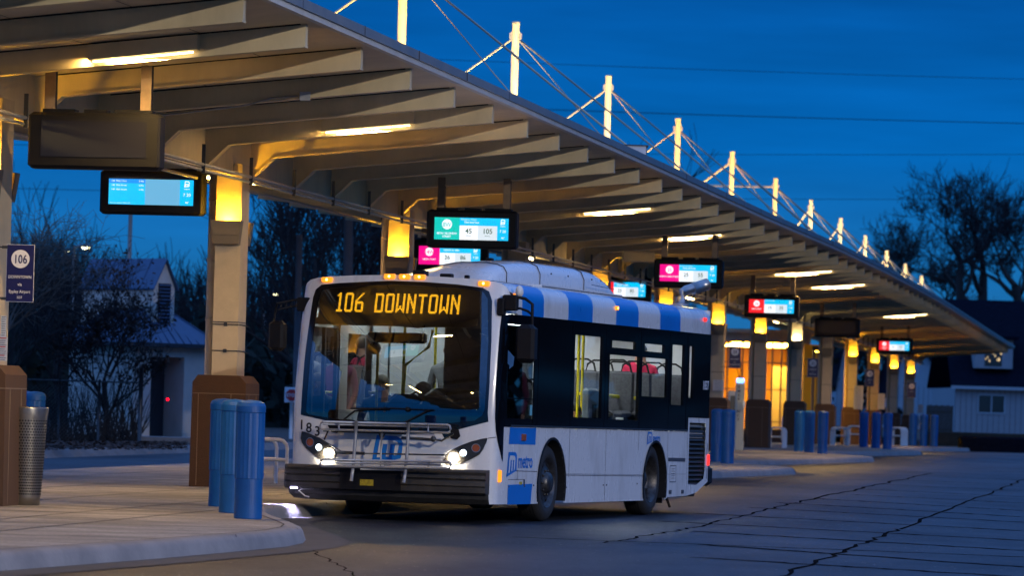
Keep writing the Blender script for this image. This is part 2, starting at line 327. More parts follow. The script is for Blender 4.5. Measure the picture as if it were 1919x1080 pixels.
# tarred slab joints on the road
jl = []
def road_line(name_pts, wd, wob=.03, seed=0):
    rnd = random.Random(seed); L = []
    (x0, y0), (x1, y1) = name_pts; n = 26; d = Vector((x1 - x0, y1 - y0, 0)); nn = Vector((-d.y, d.x, 0)).normalized()
    pts = [Vector((x0, y0, 0)) + d * (k / n) + nn * rnd.uniform(-wob, wob) for k in range(n + 1)]
    for k in range(n):
        a, b = pts[k], pts[k + 1]; wa, wb = wd * rnd.uniform(.6, 1.3), wd * rnd.uniform(.6, 1.3)
        jl.append((a - nn * wa + Vector((0, 0, .004 - drop(a.y))), a + nn * wa + Vector((0, 0, .004 - drop(a.y))), b + nn * wb + Vector((0, 0, .004 - drop(b.y))), b - nn * wb + Vector((0, 0, .004 - drop(b.y)))))
def gp(px, py): q = on(px, py, 0); return (q.x, q.y)
for k, (a, b) in enumerate([((960, 1008), (1919, 1045)), ((1300, 1046), (1919, 1083)), ((1300, 1021), (1919, 1064)), ((1300, 997), (1919, 1033)), ((1240, 978), (1919, 1014)), ((1300, 963), (1919, 996)), ((1400, 952), (1919, 980)), ((1460, 943), (1919, 970)), ((1520, 935), (1919, 958)), ((1560, 926), (1919, 944)), ((1600, 917), (1919, 932)), ((1640, 908), (1919, 921)), ((1660, 899), (1919, 910)), ((1560, 888), (1919, 901)), ((1560, 880), (1919, 891))]):
    road_line((gp(*a), gp(*b)), .055 if k else .04, .05, k)
road_line((gp(1440, 1090), gp(1685, 993)), .024, .05, 40); road_line((gp(1685, 993), gp(1925, 897)), .022, .06, 41)
road_line((gp(1300, 990), gp(1490, 943)), .02, .05, 42); road_line((gp(1490, 943), gp(1745, 888)), .03, .08, 43); road_line((gp(1130, 1019), gp(1300, 990)), .02, .05, 44)
road_line((gp(560, 985), gp(640, 1012)), .010, .03, 45); road_line((gp(560, 1018), gp(700, 1100)), .010, .03, 46)
jm = MB()
for q in jl: jm.quad(*q)
struct('road_joints', jm, M['seal'])

# platform: saw-toothed edge with a rounded kerb
def rowX(Z): return -3.77 + .152 * (Z - 57.3)
edge = [(-9.5, 22.5), (-6.6, 26.3), (-5.0, 29.3), (-3.86, 32.8), (-3.0, 35.8), (-2.4, 38.2), (-2.08, 39.6), (-1.98, 40.7), (-2.0, 41.6), (-2.15, 42.8), (-2.38, 44.4), (-2.58, 46), (-2.67, 47.3), (-2.62, 48.2), (-2.42, 49.3), (-2.12, 50.4)]
noses = [(2.15, 65.0), (6.0, 91.0), (9.8, 116.3), (13.1, 137.5), (18.0, 169.0)]
for i, (nx, ny) in enumerate(noses):
    edge += [(nx - .55, ny - 2.2), (nx - .12, ny - .8), (nx, ny), (nx - .05, ny + 1), (nx - .3, ny + 2.2)]
    ty = ny + 6.5; tx = rowX(ty) + 2.55
    edge += [(tx + .25, ty - 1.4), (tx + .02, ty), (tx + .1, ty + 1.2), (tx + .5, ty + 2.8)]
edge += [(rowX(196) + 3.6, 196), (rowX(214) + 3.2, 214), (rowX(218) + 1.5, 218)]
left = [(rowX(y) - 4.5, y) for y in (218, 190, 160, 130, 100, 75, 60, 50, 44)] + [(-10.6, 38), (-11.6, 32), (-11.3, 26), (-10.6, 23.4)]
def offset(pts, d):
    o = []
    n = len(pts)
    for k in range(n):
        a, b, c = Vector(pts[k - 1]), Vector(pts[k]), Vector(pts[(k + 1) % n]); t = (c - a).normalized(); o.append((b.x - t.y * d, b.y + t.x * d))
    return o
loop = edge + left
zt = lambda x, y, h=.15: h - drop(y)
pl = MB(); inner = offset(loop, .16)
pl.patch(inner, f=lambda x, y: (x, y, zt(x, y)), ys=[160, 175, 190, 205], toward=(0, 0, 1))
struct('platform', pl, M['walk'])
kb = MB(); prof = [(.03, -.0), (.0, .0), (-.02, .09), (.0, .125), (.035, .145), (.16, .15)]
rings = [[kb.P((x, y, h - drop(y))) for x, y in offset(loop, d)] for d, h in [(-.05, 0.0), (-.015, .10), (.01, .132), (.05, .149), (.16, .151)]]
n = len(loop)
for a, b in zip(rings, rings[1:]):
    for k in range(n): kb.face([a[k], a[(k + 1) % n], b[(k + 1) % n], b[k]], 0, True)
struct('platform_kerb', kb, M['kerb'])
gu = MB(); ra = [gu.P((x, y, .008 - drop(y))) for x, y in offset(loop, -.04)]; rb = [gu.P((x, y, .006 - drop(y))) for x, y in offset(loop, -.48)]
for k in range(n): gu.face([ra[k], rb[k], rb[(k + 1) % n], ra[(k + 1) % n]])
struct('gutter', gu, mat('gutter concrete', (.03, .03, .034), .8, c2=(.07, .07, .072), vs=1.2, det=9))
pj = MB()
def pjoint(a, b, wd=.012, z=.154):
    a, b = Vector(a), Vector(b); d = (b - a).normalized(); nn = Vector((-d.y, d.x)) * wd; n_ = 8
    for k in range(n_):
        p, q = a.lerp(b, k / n_), a.lerp(b, (k + 1) / n_)
        pj.quad((p.x - nn.x, p.y - nn.y, z - drop(p.y)), (p.x + nn.x, p.y + nn.y, z - drop(p.y)), (q.x + nn.x, q.y + nn.y, z - drop(q.y)), (q.x - nn.x, q.y - nn.y, z - drop(q.y)))
for t in (-3, -1.5, 0, 1.5, 2.4): pjoint((rowX(36) + t, 36), (rowX(216) + t, 216))
for S in range(33, 216, 3):
    a, b = RP(S, -4.2), RP(S, 2.4); pjoint((a.x, a.y), (b.x, b.y), .02)
o2 = [Vector(q) for q in offset(loop, .17)][2:16]
for a, b in zip(o2, o2[1:]): pjoint(a, b, .009, .1545)
for k in (3, 5, 6): pass
for i_ in range(3, 60, 2):
    if i_ + 1 >= len(edge): break
    A_, B_ = Vector(offset(loop, -.035)[i_]), Vector(offset(loop, .16)[i_]); d_ = (B_ - A_).normalized(); nn = Vector((-d_.y, d_.x)) * .011; z0 = -drop(A_.y)
    for (p_, za), (q_, zb2) in (((A_, .01), (A_.lerp(B_, .30), .152)), ((A_.lerp(B_, .30), .152), (B_, .1545))): pj.quad((p_.x - nn.x - d_.x * .012, p_.y - nn.y - d_.y * .012, za + z0), (p_.x + nn.x - d_.x * .012, p_.y + nn.y - d_.y * .012, za + z0), (q_.x + nn.x - d_.x * .004, q_.y + nn.y, zb2 + z0), (q_.x - nn.x - d_.x * .004, q_.y - nn.y, zb2 + z0))
struct('platform_joints', pj, M['joint'])

# far lane kerb, verge and planting soil
vg = MB(); fk = [(rowX(y) - 9.6 - (.6 if y > 120 else 0), y) for y in (40, 60, 75, 90, 105, 120, 140, 160)]
for a, b in zip(fk, fk[1:]): vg.quad((a[0], a[1], .15), (b[0], b[1], .15), (b[0] - 70, b[1] + 10, .35), (a[0] - 70, a[1] + 10, .35)); vg.quad((a[0] + .15, a[1], 0), (b[0] + .15, b[1], 0), (b[0], b[1], .15), (a[0], a[1], .15), 1); vg.quad((a[0], a[1], .153), (b[0], b[1], .153), (b[0] - .3, b[1], .153), (a[0] - .3, a[1], .153), 1)
struct('verge', vg, [M['dirt'], M['kerb']])
rv = MB()
rv.quad((17, 190, -.3), (60, 168, .02), (80, 230, .25), (20, 235, .2)); rv.quad((20, 235, .2), (80, 230, .25), (110, 420, .4), (-40, 420, .4)); rv.quad((17, 190, -.3), (17, 189, -.6), (60, 167, -.2), (60, 168, .02), 1)
struct('house_lawn', rv, [M['grass'], M['kerb']])
# ------------------------------------------------------------------ canopy
ZE = 5.19; SL = .094; HW = 4.2                       # soffit height at the edge, slope, half width
def zs(T): return ZE - SL * (HW - abs(T))
S0, S1 = 24.2, 219.0
canopy = thing('terminal_canopy', 'long beige gull-wing canopy with ribbed underside over the bus platform', 'canopy', tuple(RP(60, 0, .15)))
CM = INFO[canopy.name]
Ss = [S0 + (150 - S0) * k / 8 for k in range(9)] + [160 + k * 10 for k in range(6)] + [S1]
def strip(prof, mb, m=0, closed=False, SS=None, sm=False):
    SS = SS or Ss; pr = None
    for S in SS:
        g_ = [mb.P(RC(S, T, z)) for T, z in prof]
        if pr:
            for k in range(len(prof) - (0 if closed else 1)): k2 = (k + 1) % len(prof); mb.face([pr[k], pr[k2], g_[k2], g_[k]], m, sm)
        else: first = g_
        pr = g_
    if closed: mb.face(first[::-1], m); mb.face(pr, m)
d = MB(); strip([(-HW, zs(HW)), (0, zs(0)), (HW, zs(HW))], d); strip([(HW - .02, ZE + .13), (0, zs(0) + .16), (-HW + .02, ZE + .13)], d, 1)
d.hexa([RC(S0 + .01, -HW, zs(HW)), RC(S0 + .01, 0, zs(0)), RC(S0 + .03, 0, zs(0)), RC(S0 + .03, -HW, zs(HW)), RC(S0 + .01, -HW, ZE + .12), RC(S0 + .01, 0, zs(0) + .15), RC(S0 + .03, 0, zs(0) + .15), RC(S0 + .03, -HW, ZE + .12)], 1)
d.hexa([RC(S0 + .01, 0, zs(0)), RC(S0 + .01, HW, zs(HW)), RC(S0 + .03, HW, zs(HW)), RC(S0 + .03, 0, zs(0)), RC(S0 + .01, 0, zs(0) + .15), RC(S0 + .01, HW, ZE + .12), RC(S0 + .03, HW, ZE + .12), RC(S0 + .03, 0, zs(0) + .15)], 1)
build('roof_deck', d, [M['soffit'], M['roofedge']], canopy, world=True)
for sg in (1, -1):
    f_ = MB(); strip([(sg * (HW - .03), ZE - .012), (sg * (HW + .035), ZE - .004), (sg * (HW + .045), ZE + .055), (sg * (HW - .005), ZE + .058)], f_, 1); strip([(sg * (HW + .03), ZE + .05), (sg * (HW + .075), ZE + .052), (sg * (HW + .075), ZE + .15), (sg * (HW - .1), ZE + .155)], f_, 0)
    for k in range(0, 60): S = 34 + k * 3.05; f_.hexa([RC(S, sg * (HW + .07), ZE + .05), RC(S, sg * (HW + .079), ZE + .05), RC(S + .015, sg * (HW + .079), ZE + .05), RC(S + .015, sg * (HW + .07), ZE + .05), RC(S, sg * (HW + .07), ZE + .155), RC(S, sg * (HW + .079), ZE + .155), RC(S + .015, sg * (HW + .079), ZE + .155), RC(S + .015, sg * (HW + .07), ZE + .155)], 2)
    build('fascia', f_, [M['roofedge'], M['trim'], M['line']], canopy, world=True)
# longitudinal girder
gd = MB(); strip([(-.045, 4.30), (.045, 4.30), (.045, 4.80), (-.045, 4.80)], gd, 0, True); strip([(-.09, 4.275), (.09, 4.275), (.09, 4.30), (-.09, 4.30)], gd, 0, True)
build('girder', gd, M['beige'], canopy, world=True)
BS = [44.2 + 2.78 * k for k in range(-7, 63)]
def beam(S):
    b = MB(); h = .22; w_ = .055
    for sg in (1, -1):
        top = [(.0, zs(0) - .004), (HW - .14, zs(HW - .14) - .004)]
        bot = [(HW - .14, zs(HW - .14) - h), (.36, zs(.36) - h), (.05, 4.31), (.0, 4.31)]
        poly = [(sg * t, z) for t, z in top + bot]
        b.extrude(poly, 2 * w_, 0, f=lambda x, y, z, S=S: RC(S, x, y) + Vector((-.15, .989, 0)) * 0 + Vector((.15, .989, 0)) * (z - w_))
        # bottom flange
        fl = [(HW - .14, zs(HW - .14) - h), (.36, zs(.36) - h), (.05, 4.31)]
        for (t0, z0), (t1, z1) in zip(fl, fl[1:]):
            o_ = .022; D_ = Vector((.15, .989, 0)); a, c = RC(S, sg * t0, z0), RC(S, sg * t1, z1)
            q = [a - D_ * .085, c - D_ * .085, c + D_ * .085, a + D_ * .085]
            b.hexa([p - Vector((0, 0, o_)) for p in q] + [p - Vector((0, 0, .001)) for p in q])
    return b
for S in BS: build('beam', beam(S), M['beige'], canopy, world=True)
# soffit panel seams, conduits and hanger struts
sm_ = MB()
for T in (1.4, 2.8, -1.4, -2.8): strip([(T - .008, zs(T) - .003), (T + .008, zs(T) - .003)], sm_)
for S in BS:
    for sg in (1, -1): sm_.hexa([RC(S - .10, sg * .2, zs(.2) - .012), RC(S - .06, sg * .2, zs(.2) - .012), RC(S - .06, sg * 4.0, zs(4.0) - .012), RC(S - .10, sg * 4.0, zs(4.0) - .012), RC(S - .10, sg * .2, zs(.2) - .001), RC(S - .06, sg * .2, zs(.2) - .001), RC(S - .06, sg * 4.0, zs(4.0) - .001), RC(S - .10, sg * 4.0, zs(4.0) - .001)])
build('panel_seams', sm_, M['dark'], canopy, world=True)
for z, T, r_ in ((4.235, .42, .022), (4.17, .40, .018), (4.235, -.42, .022)):
    c_ = MB(); c_.tube([RC(S, T, z) for S in [34 + 6 * k for k in range(31)]], r_, 8); build('conduit', c_, M['galv'], canopy, world=True)
for k, S in enumerate([36.9 + 2.78 * j for j in range(62)]):
    st = MB(); a = RC(S, .42, 4.13); q = .022
    st.box(a.x - q, a.x + q, a.y - q, a.y + q, a.z, a.z + .36); build('conduit_hanger', st, M['dkmetal'], canopy, world=True)
j = MB(); a = RC(48.2, 2.15, zs(2.15) - .30); pts = [RC(47.05, .5, 4.45), RC(47.02, 1.0, 4.60), RC(47.0, 2.7, zs(2.7) - .13), RC(47.0, 3.0, zs(3.0) - .05)]
j.tube([RC(49.64, .5, 4.50), RC(49.64, .7, 4.56), RC(49.64, 1.9, 4.71), RC(49.64, 2.25, 4.80), RC(49.64, 2.6, 4.83)], .012, 6); q = RC(49.64, 2.65, 4.83); j.box(q.x - .02, q.x + .1, q.y - .04, q.y + .04, q.z - .05, q.z + .05)
build('cable_conduit', j, M['galv'], canopy, world=True)

# ------------------------------------------------------------------ columns
COLS = [45.45, 57.2, 69.8, 82.4, 94.6, 107, 119.5, 132, 145, 158, 171, 184, 197, 210]
def make_column(lamp):
    t = thing('canopy_column', '', 'column', (0, 0, 0))
    s = MB(); s.box(-.17, .17, -.24, .24, 1.44, 4.29); s.box(-.172, .172, -.243, .243, 2.18, 2.195, 1); build('shaft', s, [M['post'], M['line']], t)
    s = MB(); s.tube([(-.27, .10, 1.30), (-.27, .10, 4.2)], .075, 10)
    for z in (2.2, 3.0, 3.8): s.tube([(-.27, .10, z), (-.27, .10, z + .05)], .082, 10)
    build('downpipe', s, M['post'], t)
    s = MB(); s.extrude([(-.39, 0), (.35, 0), (.34, 1.38), (.25, 1.48), (-.31, 1.48), (-.38, 1.38)], .86, 0, f=lambda x, y, z: (x, z - .43, y))
    p = build('pedestal', s, M['stone'], t)
    s = MB()
    for z in (1.23,): s.box(-.384, .343, -.436, -.431, z, z + .012); s.box(.338, .3445, -.42, .42, z, z + .012)
    for x in (-.30, .14): s.box(x, x + .010, -.436, -.431, .02, 1.23)
    for y in (-.25, .2): s.box(.342, .3505, y, y + .01, .02, 1.23)
    build('grout', s, M['grout'], p)
    for sg in (-1, 1):
        s = MB(); y0 = sg * .243; y1 = sg * .42
        lo, hi = 3.22, 3.53
        a = [(-.17, y0, lo), (.17, y0, lo), (.17, sg * .37, lo), (-.17, sg * .37, lo)]; b = [(-.205, y0, hi), (.205, y0, hi), (.205, y1, hi), (-.205, y1, hi)]
        for k in range(4): s.quad(a[k], a[(k + 1) % 4], b[(k + 1) % 4], b[k])
        s.quad(*a)
        c = [(-.19, y0, hi), (.19, y0, hi), (.19, sg * .405, hi), (-.19, sg * .405, hi)]; e = [(x * .9, y, lo + .12) for x, y, z in c]
        for k in range(4): s.quad(c[k], e[k], e[(k + 1) % 4], c[(k + 1) % 4], 0)
        sc_ = build('sconce', s, M['sconce'], t)
        if lamp:
            s = MB(); s.lathe([(.0, .02), (.07, 0), (.075, .03), (0, .05)], (0, sg * .325, hi - .07), 14, caps=False); build('bulb', s, M['sconcewhite' if lamp == 2 else 'sconcelamp'], sc_)
    return t
protos = {}
LAMP = {158: 0, 82.4: 0, 145: 2}
DESC = {45.45: 'beige column at left edge of photo carrying the navy 106 stop sign', 57.2: 'beige column with glowing sconce and straps on brown stone pedestal, left of the bus', 69.8: 'beige column with yellow-lit top rising behind the bus windscreen corner', 82.4: 'unlit column mostly hidden behind the bus roof fairing',
 94.6: 'yellow-lit column top showing right behind the roof fairing of the bus', 107: 'yellow-lit column top just left of the bus exhaust pipe', 119.5: 'lit column immediately right of the bus rear', 132: 'lit column on brown pedestal right of the white emergency phone post', 145: 'column whose sconce shines whiter than the others', 158: 'dark column whose sconce is switched off',
 171: 'lit column with white paper notices behind the third bollard trio', 184: 'lit column directly under the left end of the farthest lit display', 197: 'orange-toned lit column on reddish pedestal under the farthest display', 210: 'last lit column at the far end of the canopy'}
for S in COLS:
    lamp = LAMP.get(S, 1); p = RP(S, 0, .15); k = (lamp,)
    if k not in protos:
        o = make_column(lamp); o.location = p; o.rotation_euler.z = -RA; o['label'] = DESC[S]; o['group'] = 'columns holding up the canopy'; protos[k] = o; INFO[o.name] = Matrix.Translation(p) @ Matrix.Rotation(-RA, 4, 'Z')
    else: dup(protos[k], p, -RA, DESC[S], 'columns holding up the canopy')
# straps on the second column
for z, i in ((.20, 0), (.55, 1)):
    p = RP(57.2, 0, .15); s = MB(); s.M = Matrix.Translation(p) @ Matrix.Rotation(-RA, 4, 'Z'); zz = 1.60 + z
    s.box(-.175, .178, -.248, -.241, zz, zz + .014); s.box(.17, .178, -.241, .241, zz, zz + .014); s.cbox(-.02, .03, -.265, -.246, zz - .015, zz + .03, .005)
    s.tube([(.17, -.2, zz + .01), (.25, -.22, zz - .005), (.33, -.2, zz - .03)], .006, 5)
    tag(build('band_clamp', s, M['dkmetal']), ['dark metal strap around the second column just above its pedestal', 'upper dark metal strap around the second column'][i], 'strap', 'straps on the columns')

# ------------------------------------------------------------------ masts and stay cables on the roof
MZ = [62.3 + 12.43 * k for k in range(12)]
ORD = ['first', 'second', 'third', 'fourth', 'fifth', 'sixth', 'seventh', 'eighth', 'ninth', 'tenth', 'eleventh', 'twelfth', 'thirteenth', 'fourteenth']
def mastpt(Z, z): return Vector((rowX(Z) + (1.26 if Z < 70 else 1.0), Z, z - drop(Z)))
for k, Z in enumerate(MZ):
    p = mastpt(Z, 4.9); top = 8.03 + (0 if k > 2 else -.12 * (2 - k) * .5)
    t = thing('roof_mast', ('cream roof mast at far left, its top cut off by the photo' if k == 0 else 'cream roof mast with cable collar, %s from the left along the canopy' % ORD[k]), 'mast', tuple(p), 0, 'masts along the canopy roof')
    s = MB(); s.tube([p, (p.x, p.y, top - drop(Z))], .066, 16); s.lathe([(.0, .0), (.071, 0), (.071, .03), (0, .04)], (p.x, p.y, top - drop(Z) - .01), 16, caps=False); build('pole', s, M['mast'], t, world=True)
    ct = top - drop(Z) - .24; s = MB()
    s.extrude([(-.12, -.03), (-.06, -.10), (.06, -.10), (.12, -.03), (.12, .05), (.07, .09), (-.07, .09), (-.12, .05)], .03, 0, f=lambda x, y, z: (p.x + x * .9, p.y + z - .015 + x * .25, ct + y))
    build('collar', s, M['mast'], t, world=True)
    c0 = Vector((p.x, p.y, ct))
    e1 = Vector((p.x + 3.1, p.y - 1.2, ZE + .18 - drop(Z))); e2 = Vector((p.x - 4.9, p.y + .2, ZE + .15 - drop(Z)))
    nz_ = Z + 12.43; e3 = Vector((rowX(Z - 7) + .2, Z - 6.2, 5.1 - drop(Z)))
    specs = [(Vector((p.x - (3.45 if k < 5 else 7.5 if k == 5 else 1.95), p.y + .0, (5.15 if k != 5 else 7.75) - drop(Z))), .022), (Vector((rowX(Z + 21) + 3.4, Z + 21, 5.28 - drop(Z + 21))), .018), (Vector((rowX(Z + 9) + 2.6, Z + 9, 5.25 - drop(Z + 9))), .010)]
    if k >= 4: specs = [(e, rr * 1.7) for e, rr in specs]
    for e, rr in specs:
        s = MB(); s.tube([c0, c0.lerp(e, .5) - Vector((0, 0, .02)), e], rr, 6); build('stay_cable', s, M['mast'], t, world=True)
    # flood light at the foot of each mast
    if k < 12:
        b = Vector((p.x + .35, p.y - .75, 5.02 - drop(Z)))
        f = thing('mast_floodlight', 'small roof floodlight at the foot of the %s mast' % ORD[k], 'floodlight', tuple(b), 0, 'floodlights on the canopy roof')
        s = MB(); s.box(-.09, .09, -.06, .06, 0, .10); build('housing', s, M['dkmetal'], f)
        ld = bpy.data.lights.new('floodlight_beam', 'SPOT'); ld.energy = 800; ld.color = (1, .60, .18) if k in (0, 3, 4, 5) else (1, .72, .36); ld.spot_size = math.radians(95); ld.spot_blend = .6; ld.shadow_soft_size = .05
        lo = bpy.data.objects.new('floodlight_beam', ld); col.objects.link(lo); lo.parent = f; lo.location = (0, -.02, .14); dv = Vector((-.35, .75, 1.9)); lo.rotation_euler = (-dv).to_track_quat('Z', 'Y').to_euler()
# white roof box beside the masts
bp_ = at(1206, 274, 75); s = MB(); s.box(bp_.x - .30, bp_.x + .05, bp_.y, bp_.y + .5, 5.24, bp_.z); s.box(bp_.x + .05, bp_.x + .065, bp_.y, bp_.y + .5, 5.24, bp_.z, 1); s.box(bp_.x - .33, bp_.x + .09, bp_.y - .03, bp_.y + .53, bp_.z, bp_.z + .02, 1)
tag(build('roof_unit', s, [M['white'], M['line']]), 'small white rooftop box showing over the canopy edge between two masts', 'roof unit')

# ------------------------------------------------------------------ tube lights under the canopy
def tubelight(S, Ta, Tb, label, far=False):
    t = thing('tube_light', label, 'light fixture', tuple(RC(S, (Ta + Tb) / 2, 4.75)), 0, 'tube lights under the canopy')
    sg = 1 if Ta > 0 else -1
    def q(T, dz, o): return RC(S, T, zs(T) - .22 + dz) - Vector((.15, .989, 0)) * o
    h = MB(); h.hexa([q(Ta - .06, .05, .17), q(Tb + .06, .05, .17), q(Tb + .06, .05, .06), q(Ta - .06, .05, .06), q(Ta - .06, .205, .17), q(Tb + .06, .205, .17), q(Tb + .06, .205, .06), q(Ta - .06, .205, .06)])
    build('housing', h, M['beige'], t, world=True)
    h = MB(); h.tube([q(Ta, .030, .125), q(Tb, .030, .125)], .009, 8, sm=True); build('tube', h, M['tube' if not far else 'tubefar'], t, world=True)
    if Ta > 0 or S < 75:
        L_ = bpy.data.lights.new('tube_glow', 'AREA'); L_.shape = 'RECTANGLE'; L_.size = abs(Tb - Ta); L_.size_y = .05; L_.energy = (260 if S > 90 else 200) if S > 40 else 80; L_.color = (1, .62, .20)
        lo = bpy.data.objects.new('tube_glow', L_); col.objects.link(lo); lo.parent = t; a_, b_ = q(Ta, .014, .125), q(Tb, .014, .125); Mi = INFO[t.name].inverted(); lo.location = Mi @ ((a_ + b_) / 2); lo.rotation_euler = (0, 0, -RA)
TL = [(-1, 'nearest'), (0, 'first in view'), (4, 'second in view'), (8, 'third'), (12, 'fourth'), (16, 'fifth'), (24, 'sixth'), (28, 'seventh'), (32, 'eighth'), (40, 'ninth')]
PLC = {-7: 'nearest of all, added out of view', -5: 'second nearest, added out of view', -3: 'just outside the near edge of the photo', 0: 'above the switched off display at top left', 4: 'above the gap between dark display and teal display', 8: 'just past the second canopy column', 12: 'right of the teal display', 16: 'directly above the magenta display', 24: 'upper one right of the red 15 and 35 display', 28: 'lower one right of the red 15 and 35 display', 32: 'above the farthest switched off display', 40: 'farthest right, above the farthest lit display'}
for k in (-7, -5, -3, 0, 4, 12, 16, 24, 28, 40):  # nearest pair of tubes added out of view to light camera-facing surfaces
    Ta, Tb = {0: (1.5, 2.72), 4: (1.7, 2.9), 12: (1.95, 3.15), 16: (2.0, 3.2), 24: (2.2, 3.5), 28: (2.2, 3.5), 40: (2.1, 3.5)}.get(k, (1.6, 2.8))
    tubelight(BS[k + 7], Ta, Tb, 'slim bright tube light ' + PLC[k])
for k, L in ((-2, 'near the first column'), (3, 'beside the second column'), (9, 'between second and third column'), (15, 'above the bus roof'), (21, 'behind the bus exhaust'), (27, 'left of the lit waiting room'), (33, 'over the lit waiting room')):
    tubelight(BS[k + 7], -1.6, -2.8, 'slim tube light under the far wing of the canopy, ' + L)
# long lights that run along the girder on the far wing
for i, (S, T, L) in enumerate([(74.6, -1.0, 'long tube light running along the far wing left of the third column'), (90, -1.0, 'long tube light running along the far wing above the bus roof'), (38.5, -.9, 'long tube light running along the far wing beside the first column'), (60, -1.0, 'long tube light along the far wing hidden beside the second column'), (121, -1.0, 'long tube light along the far wing behind the bus exhaust'), (150, -1.2, 'long tube light along the far wing before the waiting room')]):
    t = thing('strip_light', L, 'light fixture', tuple(RP(S, T, 4.4)), 0, 'strip lights along the far wing')
    h = MB(); a, b = RP(S - .9, T, 4.42), RP(S + .9, T, 4.42); h.hexa([a + Vector((-.07, 0, 0)), a + Vector((.07, 0, 0)), b + Vector((.07, 0, 0)), b + Vector((-.07, 0, 0))] + [p + Vector((0, 0, .06)) for p in (a + Vector((-.07, 0, 0)), a + Vector((.07, 0, 0)), b + Vector((.07, 0, 0)), b + Vector((-.07, 0, 0)))])
    h.tube([RP(S - .6, T, 4.47), RP(S - .6, T, zs(T) - .02)], .01, 5); h.tube([RP(S + .6, T, 4.47), RP(S + .6, T, zs(T) - .02)], .01, 5); build('housing', h, M['dkmetal'], t, world=True)
    h = MB(); h.tube([RP(S - .85, T, 4.395), RP(S + .85, T, 4.395)], .022, 8); build('tube', h, M['tubefar'], t, world=True)

# ------------------------------------------------------------------ departure displays
def logo(mb, o, u, v, w_, h, mb_blue, mb_white, z=0.0, Mx=None):
    """the transit mark: a slanted D with a knocked-out m; o origin lower-left, Mx maps (x, y) to 3D"""
    P2 = lambda a, b: Mx(o[0] + a * w_, o[1] + b * h, z)
    outer = [(.13, 1), (.80, .97), (.92, .90), (1, .74), (.985, .45), (.96, .22), (.93, .12), (.60, .03), (.28, .0), (0, 0), (.03, .35)]
    mb.patch(outer, f=lambda a, b: P2(a, b), m=mb_blue, toward=None)
    P3 = lambda a, b: Mx(o[0] + a * w_, o[1] + b * h, z + .002)
    m_ = [(.22, .81), (.74, .80), (.83, .75), (.87, .64), (.82, .25), (.71, .24), (.75, .62), (.73, .66), (.60, .66), (.55, .18), (.45, .18), (.50, .66), (.35, .66), (.28, .14), (.13, .13), (.15, .30)]
    mb.patch(m_, f=lambda a, b: P3(a, b), m=mb_white)
SCR = ['screenoff', 'teal', 'cyan', 'cyan2', 'pale', 'wht', 'greyw', 'mag', 'sred', 'sblk']
